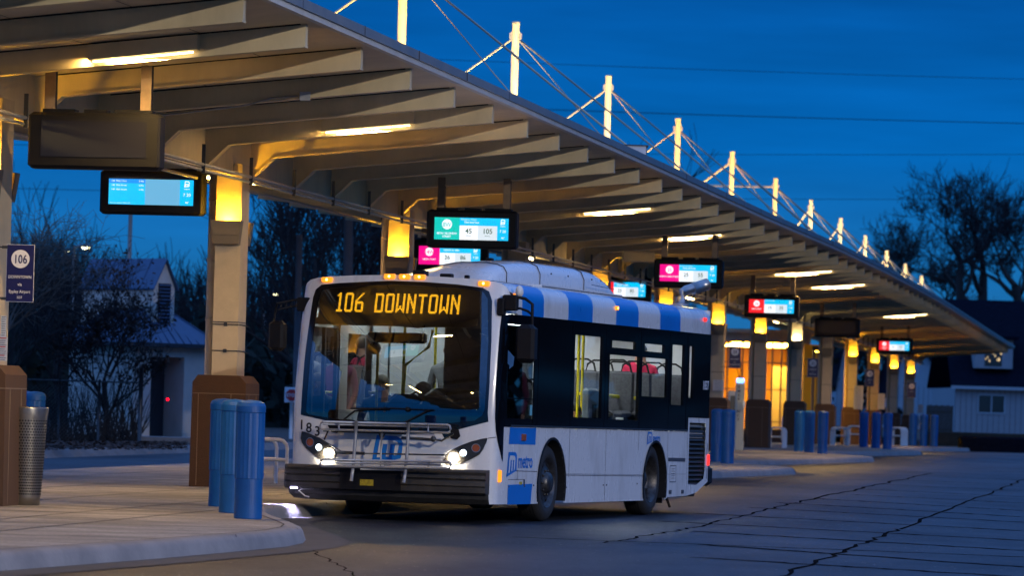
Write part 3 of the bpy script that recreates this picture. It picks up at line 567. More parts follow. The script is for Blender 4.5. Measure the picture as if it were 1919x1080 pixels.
def display(px, py, Z, label, kind, route='', l1='', l2='', a='', b='', sub='', back=False, hang=.5):
    c = at(px, py, Z); t = thing('departure_display', label, 'display', tuple(c), -RA, 'departure displays hanging under the canopy')
    W, H, D_ = 1.40, .585, .26
    s = MB(); s.cbox(-W / 2, W / 2, 0, D_, -H / 2, H / 2, .035)
    for x0, x1 in ((-.56, -.22), (-.12, .12), (.2, .6)): s.box(x0, x1, .04, D_ - .04, H / 2, H / 2 + .035)
    build('housing', s, M['black'], t)
    s = MB(); s.box(-.56, .56, -.006, .001, -.17, .205); bz = build('screen_recess', s, M['screenoff'], t)
    if kind != 'off':
        s = MB(); x0, x1, y0, y1 = -.575, .575, -.165, .175
        I = {n_: k for k, n_ in enumerate(SCR)}
        R = lambda a0, a1, b0, b1, m, zz=0: s.quad((x0 + a0 * (x1 - x0), -.009 - zz, y0 + b0 * (y1 - y0)), (x0 + a1 * (x1 - x0), -.009 - zz, y0 + b0 * (y1 - y0)), (x0 + a1 * (x1 - x0), -.009 - zz, y0 + b1 * (y1 - y0)), (x0 + a0 * (x1 - x0), -.009 - zz, y0 + b1 * (y1 - y0)), I[m])
        def TT(string, u, v, size, m, align='CENTER', heavy=.0, sx=1): text(s, string, size, Matrix.Translation((x0 + u * (x1 - x0), -.0145, y0 + v * (y1 - y0))) @ Matrix.Rotation(PI / 2, 4, 'X'), I[m], align, heavy, sx)
        mp3 = lambda x, y, z: Vector((x, -.0125 - z, y))
        if kind == 'list':
            R(0, .43, 0, 1, 'cyan'); R(0, .43, .83, 1, 'cyan2', .001); R(.43, .84, 0, 1, 'pale'); R(.84, 1, 0, 1, 'cyan')
            for q, (v, x_, y_) in enumerate(((.885, '148  90th / Fort', '5:40a'), (.72, '148  90th Street', '6:25a'), (.555, '148  90th Street', '6:40a'))): TT(x_, .03, v, .032, 'wht', 'LEFT', .01); TT(y_, .415, v, .032, 'wht', 'RIGHT', .01)
            TT('Next bus updated  7:20:41 AM', .02, .04, .022, 'wht', 'LEFT')
        else:
            cm = kind; R(0, .34, 0, 1, cm); R(.34, .85, .65, 1, 'cyan'); R(.34, .59, 0, .65, 'wht'); R(.59, .85, 0, .65, 'greyw'); R(.85, 1, 0, 1, 'cyan')
            cx, cz_ = x0 + .17 * (x1 - x0), y0 + .69 * (y1 - y0); n_ = 28
            s.poly([(cx + .078 * math.cos(2 * PI * k / n_), -.0125, cz_ + .078 * math.sin(2 * PI * k / n_)) for k in range(n_)], I['wht'])
            TT(route, .17, .57, .10, cm, heavy=.004, sx=.85); TT(l1, .17, .24, .042, 'wht', heavy=.02); TT(l2, .17, .10, .042, 'wht', heavy=.02)
            TT('Next Departure  Scheduled', .355, .90, .022, 'wht', 'LEFT', .01); TT(sub, .40, .76, .040, 'wht', 'LEFT', .02)
            TT(a, .465, .30, .105, 'sblk', heavy=.014); TT(b, .72, .30, .105, 'sblk', heavy=.014); TT('Minutes', .465, .17, .026, 'sblk'); TT('Minutes', .72, .17, .026, 'sblk')
        o_ = (x0 + .89 * (x1 - x0), y0 + .71 * (y1 - y0)); P2 = lambda q: [(o_[0] + u * .075, o_[1] + v * .085) for u, v in q]
        s.patch(P2([(.13, 1), (.85, .97), (1, .75), (.93, .12), (0, 0)]), [P2([(.24, .84), (.78, .82), (.86, .70), (.80, .25), (.16, .15)])], f=lambda x, y: Vector((x, -.0125, y)), m=I['wht']); TT('m', .925, .75, .07, 'wht', heavy=.03)
        TT('metro', .925, .62, .03, 'wht', heavy=.01); TT('7 20', .925, .36, .058, 'wht', heavy=.01); TT('46°', .93, .08, .04, 'wht', heavy=.01)
        build('screen', s, [M[k] for k in SCR], t)
    if back:
        s = MB(); I = {n_: k for k, n_ in enumerate(SCR)}; Y_ = D_ + .004
        def RB(a0, a1, b0, b1, m, zz=0): s.quad((.575 - a1 * 1.15, Y_ + zz, -.165 + b0 * .34), (.575 - a0 * 1.15, Y_ + zz, -.165 + b0 * .34), (.575 - a0 * 1.15, Y_ + zz, -.165 + b1 * .34), (.575 - a1 * 1.15, Y_ + zz, -.165 + b1 * .34), I[m])
        def TB(st, u, v, size, m, hv=0): text(s, st, size, Matrix.Translation((.575 - u * 1.15, Y_ + .006, -.165 + v * .34)) @ Matrix.Rotation(PI, 4, 'Z') @ Matrix.Rotation(PI / 2, 4, 'X'), I[m], heavy=hv)
        RB(0, .34, 0, 1, 'teal'); RB(.34, .85, .65, 1, 'cyan'); RB(.34, .85, 0, .65, 'wht'); RB(.85, 1, 0, 1, 'cyan')
        s.poly([(.575 - .17 * 1.15 + .078 * math.cos(k * PI / 12), Y_ + .003, .07 + .078 * math.sin(k * PI / 12)) for k in range(24)], I['wht']); TB('100', .17, .62, .08, 'teal'); TB('0', .70, .28, .13, 'sblk', .014); TB('metro', .925, .7, .03, 'wht')
        s.box(.05, .17, Y_ + .003, Y_ + .005, -.10, .0, I['sblk']); build('rear_screen', s, [M[k] for k in SCR], t)
    for x in (-.50, .52):
        s = MB(); s.box(x - .055, x + .055, .08, .10, H / 2 + .03, H / 2 + hang); s.box(x + .035, x + .055, .10, .18, H / 2 + .03, H / 2 + hang, 1); s.box(x - .03, x + .04, .05, .09, H / 2 + .0, H / 2 + .05)
        for dz in (.05, .11):
            for dx in (-.03, .03): s.lathe([(.012, 0), (.012, .008), (0, .01)], (x + dx, .078, H / 2 + hang - dz), 6, axis='Y')
        build('hanger', s, [M['hanger'], M['black']], t)
display(176, 264, 44.5, 'switched off dark display hanging at top left under the canopy', 'off', back=True)
display(884, 430, 66, 'lit teal and cyan display reading 8W, 45 and 105, above the bus windscreen', 'teal', '8W', '88TH / BLONDO', 'STREET', '45', '105', '72nd and Cass')
display(1290, 513, 87, 'lit magenta and cyan display reading 35, 25 and 55 over the bus rear', 'mag', '35', 'NORTH 33RD STREET', '', '25', '55', 'Ames and Ironia')
display(1446, 575, 110, 'lit red and cyan display reading 24, 15 and 35', 'sred', '24', '24TH STREET', '', '15', '35', '')
display(1569, 615, 134, 'switched off dark display further along, left of the farthest red one', 'off')
display(1676, 649, 166, 'farthest lit red and cyan display near the canopy end', 'sred', '30', 'FLORENCE', 'BLVD', '12', '27', '')
display(284, 361, 57, 'lit blue display listing departures, hanging behind the dark display', 'list')
display(843, 480, 79.5, 'lit magenta display reading 14W, 26 and 86, half hidden behind the bus roof', 'mag', '14W', '108TH / FORT', '', '26', '86', 'NORTH via 108th')
display(1165, 543, 102, 'lit cyan display reading 25 and 85 seen between bus roof and lit columns', 'sred', '15', '', '', '25', '85', 'NORTH via 80th')
# beige equipment box on the far side of the canopy beside a column
p = at(1196, 480, 90); s = MB(); s.cbox(p.x - .32, p.x + .35, p.y, p.y + .3, p.z - .12, p.z + .10, .02); tag(build('equipment_box', s, M['beige']), 'long beige box under the canopy left of the 25 and 55 display', 'box')

# ------------------------------------------------------------------ stop flags
def flag(x0, y0, x1, y1, Z, label, num, lines):
    a, b = at(x0, y0, Z), at(x1, y1, Z); W, H = b.x - a.x, a.z - b.z; c = Vector(((a.x + b.x) / 2, Z, (a.z + b.z) / 2))
    t = thing('stop_sign_flag', label, 'sign', tuple(c), 0, 'navy bus stop signs on the columns')
    s = MB(); s.box(-W / 2, W / 2, 0, .008, -H / 2, H / 2); s.box(-W / 2 + .004, W / 2 - .004, -.002, .0, -H / 2 + .004, H / 2 - .004, 1); n_ = 28; r_ = W * .33; cz_ = H * .25
    s.poly([(r_ * math.cos(2 * PI * k / n_), -.004, cz_ + r_ * math.sin(2 * PI * k / n_)) for k in range(n_)], 0)
    F_ = lambda st, z, size, m=0, hv=0, sx=1: text(s, st, size, Matrix.Translation((0, -.0055, z)) @ Matrix.Rotation(PI / 2, 4, 'X'), m, heavy=hv, sx=sx * .88)
    F_(num, cz_ - W * .155, W * .44, 1, .012, .85)
    for k, (ln, z, sz) in enumerate(lines): F_(ln, H * z, W * sz, 0, .01, .92)
    build('face', s, [M['signwhite'], M['navy']], t)
    for z in (H / 2 - .03, -H / 2 + .03):
        s = MB(); s.tube([(-W / 2 - .22, .01, z), (-W / 2 + .02, .01, z)], .008, 6); s.box(-W / 2 - .05, -W / 2 + .01, -.004, .012, z - .015, z + .015); build('bracket', s, M['dkmetal'], t)
flag(14, 458, 63, 567, 44.25, 'navy stop sign reading 106 DOWNTOWN via Eppley Airport', '106', [('DOWNTOWN', -.09, .155), ('via', -.22, .17), ('Eppley Airport', -.345, .16), ('3257', -.44, .12)])
flag(1367, 649, 1388, 691, 119, 'navy stop sign numbered 24 beside the emergency phone post', '24', [('24TH STREET', -.12, .15), ('via', -.24, .15), ('to DOWNTOWN', -.36, .14)])
flag(1514, 672, 1533, 708, 144, 'navy stop sign numbered 30 on the whiter-lit column', '30', [('FLORENCE', -.12, .17), ('via', -.24, .15), ('30th Street', -.36, .17)])
flag(1622, 693, 1638, 725, 170, 'navy stop sign numbered 18 left of the farthest display columns', '18', [('NORTH', -.14, .17), ('via', -.3, .15)])
flag(1701, 717, 1716, 746, 184, 'small dark stop sign hanging before the last canopy column', '13', [('SOUTH', -.14, .17)])
# paper notices on the columns
def notice(x0, y0, x1, y1, Z, label, red=True, m='paper'):
    a, b = at(x0, y0, Z), at(x1, y1, Z); s = MB(); s.box(a.x, b.x, Z, Z + .004, b.z, a.z); H = a.z - b.z; W = b.x - a.x
    n_ = max(3, int(H / .022))
    for k in range(n_):
        z = a.z - (k + .5) * H / n_; rr = red and k % 4 == 0
        s.box(a.x + W * .12, b.x - W * (.12 + .2 * ((k * 7) % 3) / 3), Z - .002, Z - .0005, z - .004, z + (.006 if rr else .001), 1 if rr else 2)
    tag(build('paper_notice', s, [M[m], M['red'], M['line']]), label, 'notice', 'paper notices taped to the columns')
notice(3, 592, 12, 635, 44.02, 'narrow pale blue notice strip on the leftmost column', False); notice(-4, 632, 14, 677, 44.0, 'white notice with red headings on the leftmost column')
notice(1337, 712, 1356, 733, 118.9, 'white notice on the column right of the bus rear', False); notice(1601, 723, 1617, 768, 170.5, 'tall white notices on the column behind the third bollard trio', False); notice(1646, 738, 1658, 768, 183.5, 'white notices on the column under the farthest display', False); notice(1720, 759, 1730, 775, 209.6, 'white notice on the last column', False)
# ------------------------------------------------------------------ platform furniture
def make_bollard():
    t = thing('bollard', '', 'bollard'); s = MB()
    n = 40; prof = [(.138, 0, 0), (.141, .01, 0), (.138, .40, 0), (.146, .405, 1), (.146, 1.06, 1), (.140, 1.065, 0), (.150, 1.07, 0), (.150, 1.13, 0), (.135, 1.165, 0), (.09, 1.185, 0), (.0, 1.195, 0)]
    rows = []
    for r_, h, fl in prof:
        rows.append([s.P(((r_ - (.004 if fl and k % 2 else 0)) * math.cos(2 * PI * k / n), (r_ - (.004 if fl and k % 2 else 0)) * math.sin(2 * PI * k / n), h)) for k in range(n)])
    for a, b in zip(rows, rows[1:]):
        for k in range(n): s.face([a[k], a[(k + 1) % n], b[(k + 1) % n], b[k]], 0, False)
    build('sleeve', s, M['blue'], t); return t
b0 = None; G_ = 'blue ribbed bollards on the platform edge'
for (px, py, lab) in [(465, 973, 'blue ribbed bollard nearest the kerb, frontmost of the near trio'), (436, 962, 'blue bollard in the middle of the near trio left of the bus'), (415, 950, 'blue bollard at the back left of the near trio, before the brown pedestal'), (62, 897, 'right one of two blue bollards behind the perforated bin at far left'), (43, 889, 'left one of two blue bollards behind the perforated bin at far left'),
                      (1363, 869, 'right blue bollard of the pair just behind the bus rear'), (1343, 866, 'left blue bollard of the pair just behind the bus rear'), (1497, 847, 'left blue bollard of the second trio past the bus'), (1516, 849, 'middle blue bollard of the second trio past the bus'), (1541, 851, 'right blue bollard of the second trio past the bus, standing apart'),
                      (1618, 838.6, 'left blue bollard of the third trio past the bus'), (1641, 840.5, 'middle blue bollard of the third trio past the bus'), (1663, 842.6, 'right blue bollard of the third trio past the bus'), (1710, 835.5, 'left blue bollard of the farthest trio at the canopy end'), (1730, 837, 'middle blue bollard of the farthest trio at the canopy end'), (1750, 838, 'right blue bollard of the farthest trio at the canopy end')]:
    p = on(px, py, .15)
    if p.y > 150: p = at(px, py, 160); 
    if b0 is None: b0 = make_bollard(); b0.location = p; b0['label'] = lab; b0['group'] = G_; b0['category'] = 'bollard'
    else: dup(b0, p, random.random(), lab, G_)
# perforated bin
p = on(47, 946, .15); p = on(46, 947, .15); t = thing('trash_can', 'perforated stainless steel bin tapering downward beside the leftmost pedestal', 'bin', tuple(p))
s = MB(); s.lathe([(.0, 0), (.165, 0), (.172, .09)], n=40, caps=False); s.lathe([(.172, .09), (.222, .92)], n=40, caps=False); s.lathe([(.222, .92), (.235, 1.03), (.232, 1.045), (.215, 1.045), (.205, .9)], n=40, caps=False); body = build('body', s, M['stainless'], t)
s = MB()
for i in range(27):
    z = .12 + i * .03; r_ = .172 + (z - .09) * .0602 + .0015; n_ = 46
    for k in range(n_):
        a = 2 * PI * (k + .5 * (i % 2)) / n_
        if math.sin(a) > .3: continue
        c = Vector((r_ * math.cos(a), r_ * math.sin(a), z)); u = Vector((-math.sin(a), math.cos(a), 0)); h = .0095
        s.poly([c + u * (h * math.cos(q * PI / 3)) + Vector((0, 0, h * math.sin(q * PI / 3))) for q in range(6)])
build('perforations', s, M['hole'], body)
# hooped benches
def make_bench(n_hoop, Lw):
    t = thing('bench', '', 'bench'); s = MB()
    for k in range(n_hoop):
        y = k * Lw / max(1, n_hoop - 1); pts = [(-.24, y, 0), (-.24, y, .42)] + [(-.24 + .12 - .12 * math.cos(a), y, .50 + .12 * math.sin(a)) for a in (0, .5, 1.1, 1.57)] + [(.12 + .12 * math.sin(a), y, .50 + .12 * math.cos(a)) for a in (0, .5, 1.1, 1.57)] + [(.24, y, .42), (.24, y, 0)]
        s.tube(pts, .026, 8)
        s.tube([(-.24, y, .34), (.24, y, .34)], .024, 8)
    build('frame', s, M['white'], t)
    s = MB()
    for x in (-.16, -.08, 0, .08, .16): s.box(x - .028, x + .028, 0, Lw, .355, .367)
    build('seat', s, M['white'], t); return t
b1 = make_bench(2, .5); b1.location = on(506, 908, .15); b1.rotation_euler.z = .35; b1['label'] = 'white hooped metal bench showing between the near bollards and the bus'; b1['group'] = 'white benches on the platform'; b1['category'] = 'bench'
b2 = make_bench(6, .8); b2.location = on(1452, 840, .15); b2.rotation_euler.z = -.2; b2['label'] = 'white hooped bench half hidden right of a brown pedestal'; b2['group'] = 'white benches on the platform'; b2['category'] = 'bench'
for px, py, rz, lab in ((1600, 833, -.2, 'white hooped bench right of the dark column pedestal'), (1577, 836, .1, 'narrow view of a white bench beside the dark column pedestal'), (1676, 836, -.35, 'farthest white hooped bench before the reddish pedestal')): dup(b2, at(px, py, 148), rz, lab, 'white benches on the platform')
# emergency phone post
p = on(1384, 845, .15); t = thing('emergency_phone', 'pale emergency phone post with blue beacon reading EMERGENCY down its side', 'emergency phone', tuple(p), .1)
Hh = 2.05; s = MB(); s.cbox(-.115, .115, -.1, .1, 0, Hh - .13, .02); s.cbox(-.09, .12, -.115, -.09, 1.15, 1.42, .01)
text_m = lambda st, x, z: text(s, st, .115, Matrix.Translation((x, -.104, z)) @ Matrix.Rotation(PI / 2, 4, 'X'), 1, heavy=.02)
for k, ch in enumerate('EMERGENCY'): text_m(ch, -.045, Hh - .29 - k * .115)
build('post', s, [M['phone'], M['navy']], t)
s = MB(); s.cbox(-.10, .10, -.09, .09, Hh - .13, Hh, .02); build('beacon', s, M['bluelamp'], t)
s = MB(); s.box(.06, .13, -.16, -.115, 1.25, 1.4); build('call_box', s, M['steel'], t)
s = MB()
for a, b in (((0, 0, Hh), (.02, .1, Hh + .45)), ((-.02, 0, Hh), (-.2, .1, Hh + .6))): s.tube([a, b], .009, 5)
build('antenna', s, M['black'], t)
# grey cabinet by the phone
p = on(1364, 846, .15); p = at(1366, 846, 124); t = MB(); t.cbox(p.x - .05, p.x + .32, p.y, p.y + .4, p.z, p.z + 1.75, .02); t.box(p.x + .0, p.x + .27, p.y - .01, p.y, p.z + .2, p.z + 1.6, 1); tag(build('grey_cabinet', t, [M['galv'], M['dkmetal']]), 'grey metal cabinet between bus rear and emergency phone', 'cabinet')
# white marker post
p = at(1467, 825, 165); s = MB(); s.tube([p, p + Vector((0, 0, .85)), p + Vector((0, 0, .92))], [.06, .06, .03], 10); tag(build('marker_post', s, M['white']), 'slim white post before the waiting room window', 'post')

# ------------------------------------------------------------------ waiting room
wr = thing('waiting_room', 'glass waiting room glowing yellow behind the far columns', 'building', tuple(at(1440, 815, 168)))
def W3(px, py, Z): return at(px, py, Z)
Zr = 168.0; zb = -.1; X = lambda px: (px - 960) / F * Zr
s = MB(); x0, x1 = X(1335), X(1512); ztop = at(1440, 642, Zr).z; y1 = Zr + 14
s.box(x0, x1 + .1, Zr, Zr + .2, zb, zb + .62); s.box(x1 - .05, x1 + .1, Zr + .2, y1, zb, zb + .62)
s.box(x0, x1 + .1, Zr, Zr + .2, ztop, ztop + .35, 1); s.box(x1 - .05, x1 + .1, Zr + .2, y1, ztop, ztop + .35, 1); build('wall', s, [M['stone'], M['post']], wr, world=True)
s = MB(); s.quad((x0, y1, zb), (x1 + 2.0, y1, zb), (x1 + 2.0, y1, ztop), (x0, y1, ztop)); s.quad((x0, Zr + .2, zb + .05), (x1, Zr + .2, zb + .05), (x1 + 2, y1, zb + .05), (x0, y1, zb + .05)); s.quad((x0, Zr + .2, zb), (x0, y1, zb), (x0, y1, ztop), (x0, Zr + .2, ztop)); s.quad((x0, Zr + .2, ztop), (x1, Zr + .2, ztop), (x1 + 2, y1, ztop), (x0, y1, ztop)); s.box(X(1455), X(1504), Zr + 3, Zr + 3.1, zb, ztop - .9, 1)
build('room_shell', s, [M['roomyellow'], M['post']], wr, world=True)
s = MB()
for i in range(3): s.box(x0 + .8, x1 - .3, Zr + 1.5 + i * 4, Zr + 2.1 + i * 4, ztop - .06, ztop - .03)
build('ceiling_light', s, emit('waiting room light', (1, .60, .08), 90), wr, world=True)
s = MB()
for px in (1362, 1390, 1403, 1422, 1446, 1463, 1483, 1506): s.box(X(px) - .03, X(px) + .03, Zr + .02, Zr + .12, zb + .6, ztop)
for z in (.3, 1.55, 2.6): s.box(x0, x1, Zr + .03, Zr + .11, zb + .6 + z, zb + .65 + z)
for k in range(5): s.box(x1 - .02, x1 + .06, Zr + .2 + k * 2.8, Zr + .3 + k * 2.8, zb + .6, ztop)
build('window_frame', s, M['hanger'], wr, world=True)
s = MB(); s.quad((x0, Zr + .07, zb + .6), (x1, Zr + .07, zb + .6), (x1, Zr + .07, ztop), (x0, Zr + .07, ztop)); s.quad((x1 + .02, Zr + .07, zb + .6), (x1 + .02, y1, zb + .6), (x1 + .02, y1, ztop), (x1 + .02, Zr + .07, ztop)); build('window_pane', s, glass('waiting room glass', (.9, .9, .88), .5), wr, world=True)
s = MB(); s.box(x0 - .2, x1 + .3, Zr - .2, y1, ztop + .35, ztop + .5); build('roof', s, M['beige'], wr, world=True)
# yellow-lit entrance portal on the right of the waiting room
pr = thing('entrance_portal', 'tall orange-lit doorway frame just left of the dark column', 'entrance', tuple(at(1528, 828, 160)))
s = MB(); a, b = at(1519, 828, 160), at(1545, 650, 160); s.box(a.x, a.x + .09, 160, 160.3, a.z, b.z); s.box(b.x - .10, b.x, 160, 160.3, a.z, b.z); s.box(a.x, b.x, 160, 160.3, b.z - .1, b.z); s.box(a.x + .16, a.x + .19, 160.1, 160.2, a.z, b.z); build('frame', s, M['hanger'], pr, world=True)
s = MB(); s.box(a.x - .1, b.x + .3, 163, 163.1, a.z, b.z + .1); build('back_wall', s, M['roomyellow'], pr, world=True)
s = MB(); s.box(a.x + .1, b.x - .1, 161, 161.3, b.z - .2, b.z - .17); build('ceiling_light', s, emit('portal light', (1, .52, .05), 40), pr, world=True)
# ------------------------------------------------------------------ the bus (local frame: x to the bus's left side, s rearwards, z up)
BO = Vector((-1.265, 49.07, 0)); BA = -math.atan2(.304, .953)
bus = thing('city_bus', 'white and blue city bus with amber 106 DOWNTOWN sign and front bicycle rack', 'bus', tuple(BO), BA)
BMi = INFO[bus.name].inverted()
PT = .0055
def pitch(p): return Vector((p.x, p.y, p.z - PT * (p.y - 1.75)))
def bf(px, py, s=0.1):                  # point of the plane s = const seen at a pixel
    a, b = ray(px, py); d = BMi.to_3x3() @ Vector((a, 1, b)); o = BMi @ Vector((0, 0, CZ)); k = (s - o.y) / d.y; q = o + d * k
    return Vector((q.x, q.y, q.z + PT * (s - 1.75)))
def bs(px, py, x=1.22):
    a, b = ray(px, py); d = BMi.to_3x3() @ Vector((a, 1, b)); o = BMi @ Vector((0, 0, CZ)); k = (x - o.x) / d.x; q = o + d * k
    return (q.y, q.z + PT * (q.y - 1.75))
XC, WH, XL, XR = -.025, 1.245, -1.27, 1.22
def rake(z): return -.30 if z < 1.2 else -.30 + .29 * ((z - 1.2) / 1.52) ** 1.5
def surf(x, z):
    q = min(1.0, abs(x - XC) / WH); return rake(z) + .11 * q * q + .46 * (1 - (1 - q ** 11) ** (1 / 11))
def a2t(x, z):                          # x seen on the plane s=.1 -> x on the curved front
    t = x
    for _ in range(30): t = .5 * t + .5 * max(XL, min(XR, x - .35 * (surf(t, z) - .1)))
    return t
def FP(px, py):                         # front pixel -> (x, z) on the curved front
    q = bf(px, py, .1); return (a2t(q.x, q.z), q.z)
def fm(off=0.0):                        # map (x, z) to the front surface, pushed out by off
    def f(x, z):
        e = .004; n_ = Vector((surf(min(XR, x + e), z) - surf(max(XL, x - e), z), -2 * e, 0)).normalized() if abs(x - XC) < WH - .006 else Vector((1 if x > 0 else -1, -.4, 0)).normalized()
        return Vector((x, surf(x, z), z)) + n_ * off
    return f
def sidemap(off=0.0):
    def f(s, z):
        s1 = rake(z) + .57
        if s >= s1: return Vector((XR + off, s, z))
        lo, hi = .7, XR
        for _ in range(40):
            x = (lo + hi) / 2
            if surf(x, z) - (s + 3.13 * (XR - x)) > 0: hi = x
            else: lo = x
        return Vector((lo, s + 3.13 * (XR - lo), z)) + Vector((.9, -.45, 0)) * off
    return f
EDGE = [XC + sgn * WH * q for sgn in (-1, 1) for q in (.8, .85, .9, .93, .955, .97, .98, .988, .994, .998)]
BB = lambda: MB(post=pitch)
def arc(c, r, a0, a1, n_): return [(c[0] + r * math.cos(a0 + (a1 - a0) * k / n_), c[1] + r * math.sin(a0 + (a1 - a0) * k / n_)) for k in range(n_ + 1)]

# front shell --------------------------------------------------------------
fr_out = [FP(*p) for p in ((566, 778), (568.7, 730), (574, 661), (582, 600), (588, 558), (593, 543), (604, 534), (640, 531), (733, 527), (800, 529.5), (860, 534), (905, 540), (917, 547), (922.5, 565), (921, 640), (917, 720), (913.6, 774), (914.6, 791), (849, 808), (840, 822), (834, 824), (828, 813), (745, 813), (652, 806), (634, 809), (627, 806), (622, 791))]
s = BB()
top = [(XL, 2.58), (XL + .012, 2.64), (XL + .04, 2.69), (XL + .09, 2.725), (XL + .18, 2.748), (XL + .35, 2.768), (-.6, 2.785), (XC, 2.80), (.5, 2.785), (XR - .35, 2.768), (XR - .18, 2.748), (XR - .09, 2.725), (XR - .04, 2.69), (XR - .012, 2.64), (XR, 2.58), (XR, 2.40)]
xe = a2t(1.115, 1.2)
right = [(XR - .03, 2.36), (xe + .03, 1.9), (xe + .01, 1.4), (xe + .02, 1.15), (XR, 1.1)]
outer = [(XL, .38), (XL, 1.0)] + top + right + [(XR, .22), (1.15, .22), (1.12, .35), (0.9, .36)]
s.patch(outer, [fr_out], f=fm(0), xs=EDGE + [x * .2 for x in range(-6, 6)], ys=[k * .1 for k in range(4, 28)], toward=(0, -1, 0), sm=True)
build('front_panel', s, M['bus'], bus)
s = BB()   # crease under the pillar and bonnet flap seams
for A in ([(913, 822), (920, 821), (929, 820)], [(556, 806), (570, 812), (600, 821), (640, 845)],):
    s = BB(); pts = [fm(.003)(*FP(*p)) for p in A]; s.tube(pts, .004, 4); build('panel_seam', s, M['line'], bus)

gl = [FP(*p) for p in ((574.5, 772), (579, 720), (584, 661), (592, 600), (597, 566), (604, 545), (620, 540), (733, 533), (860, 540), (905, 547), (914, 560), (915, 640), (911, 720), (907.5, 768), (903, 779), (889, 789), (830, 794), (768, 793), (700, 791), (634, 786), (590, 779), (578, 776))]
s = BB(); s.patch(fr_out, [gl], f=fm(.004), xs=EDGE + [x * .2 for x in range(-6, 6)], ys=[k * .12 for k in range(8, 24)], toward=(0, -1, 0), sm=True)
s.patch(fr_out, [gl], f=fm(-.012), xs=EDGE + [x * .2 for x in range(-6, 6)], ys=[k * .12 for k in range(8, 24)], toward=(0, 1, 0), sm=True)
wsf = build('windscreen_frit', s, M['frit'], bus)
s = BB(); s.patch(gl, f=fm(.001), xs=EDGE + [x * .1 for x in range(-13, 13)], ys=[k * .08 for k in range(12, 35)], toward=(0, -1, 0), sm=True)
build('windscreen', s, M['windshield'], bus)
# destination sign behind the glass
s = BB(); sg = [FP(*p) for p in ((592, 604), (597, 560), (606, 541), (733, 534), (905, 544), (915, 560), (914, 600), (905, 618), (840, 612), (780, 616), (730, 612), (650, 606))]
s.patch(sg, f=lambda x, z: fm(-.05)(x, z), xs=[x * .1 for x in range(-13, 13)], ys=[2.3, 2.5], toward=(0, -1, 0), sm=True)
s.box(-1.15, 1.08, .16, .5, 2.22, 2.30)
sign = build('destination_sign', s, mat('sign case', (.010, .0085, .007), .5, var=.4, vs=3), bus)
G = {'1': ['..##', '.###', '####', '..##', '..##', '..##', '..##', '..##', '..##', '..##', '..##', '..##', '..##', '..##', '######', '######'],
 '0': ['.######.', '########', '##....##', '##....##', '##....##', '##....##', '##....##', '##....##', '##....##', '##....##', '##....##', '##....##', '##....##', '##....##', '########', '.######.'],
 '6': ['......##', '.....##.', '....##..', '...##...', '..##....', '.##.....', '##......', '#######.', '########', '##....##', '##....##', '##....##', '##....##', '##....##', '########', '.######.'],
 'D': ['#######.', '########', '##....##', '##....##', '##....##', '##....##', '##....##', '##....##', '##....##', '##....##', '##....##', '##....##', '##....##', '##....##', '########', '#######.'],
 'W': ['##....##'] * 10 + ['##.##.##', '##.##.##', '########', '###..###', '##....##', '#......#'],
 'N': ['##....##', '##....##', '###...##', '###...##', '####..##', '##.#..##', '##.##.##', '##.##.##', '##..####', '##..####', '##...###', '##...###', '##....##', '##....##', '##....##', '##....##'],
 'T': ['########', '########'] + ['...##...'] * 14}
G['O'] = G['0']
s = BB(); x = -1.0; q0, q1 = FP(631, 549), FP(858, 591); xa, xb, za, zb_ = q0[0], q1[0], bf(632, 548.7).z, bf(632, 585).z
wds = '106   DOWNTOWN'; cols_ = []; cx_ = 0
for ch in wds:
    if ch == ' ': cx_ += 3; continue
    W_ = max(len(r_) for r_ in G[ch])
    for r_i, r_ in enumerate(G[ch]):
        for c_i, cc in enumerate(r_):
            if cc == '#': cols_.append((cx_ + c_i, r_i))
    cx_ += W_ + 2
cx_ -= 2
for cxx, ry in cols_:
    u = xa + (xb - xa) * (cxx + .5) / cx_; z = za + (zb_ - za) * (ry + .5) / 16; hx = (xb - xa) / cx_ * .46; hz = (za - zb_) / 16 * .34; f = fm(-.044)
    s.quad(f(u - hx, z - hz), f(u + hx, z - hz), f(u + hx, z + hz), f(u - hx, z + hz))
build('sign_letters', s, M['LEDamber'], sign)

# lower front, headlights, lettering ---------------------------------------
HLL = [(540 + x / 9, 780 + y / 9) for x, y in ((255, 268), (300, 275), (400, 312), (560, 385), (680, 462), (745, 535), (800, 580), (835, 640), (800, 700), (740, 722), (640, 725), (560, 712), (450, 640), (330, 540), (262, 450), (240, 380))]
HLR = [(780 + x / 7.712, 780 + y / 7.712) for x, y in ((1015, 325), (960, 333), (800, 372), (640, 432), (520, 492), (440, 555), (392, 640), (440, 700), (530, 705), (640, 682), (800, 612), (905, 552), (960, 475), (1000, 385))]
def lampdisc(mb, px, py, r_px, off, m, ring_m=None):
    x, z = FP(px, py); r_ = r_px / F * 49.1; f = fm(off)
    if ring_m is not None: mb.patch([(x + r_ * 1.22 * math.cos(a), z + r_ * 1.22 * math.sin(a)) for a in [k * PI / 10 for k in range(20)]], f=fm(off - .006), m=ring_m, toward=(0, -1, 0))
    mb.patch([(x + r_ * math.cos(a), z + r_ * math.sin(a)) for a in [k * PI / 10 for k in range(20)]], f=f, m=m, toward=(0, -1, 0))
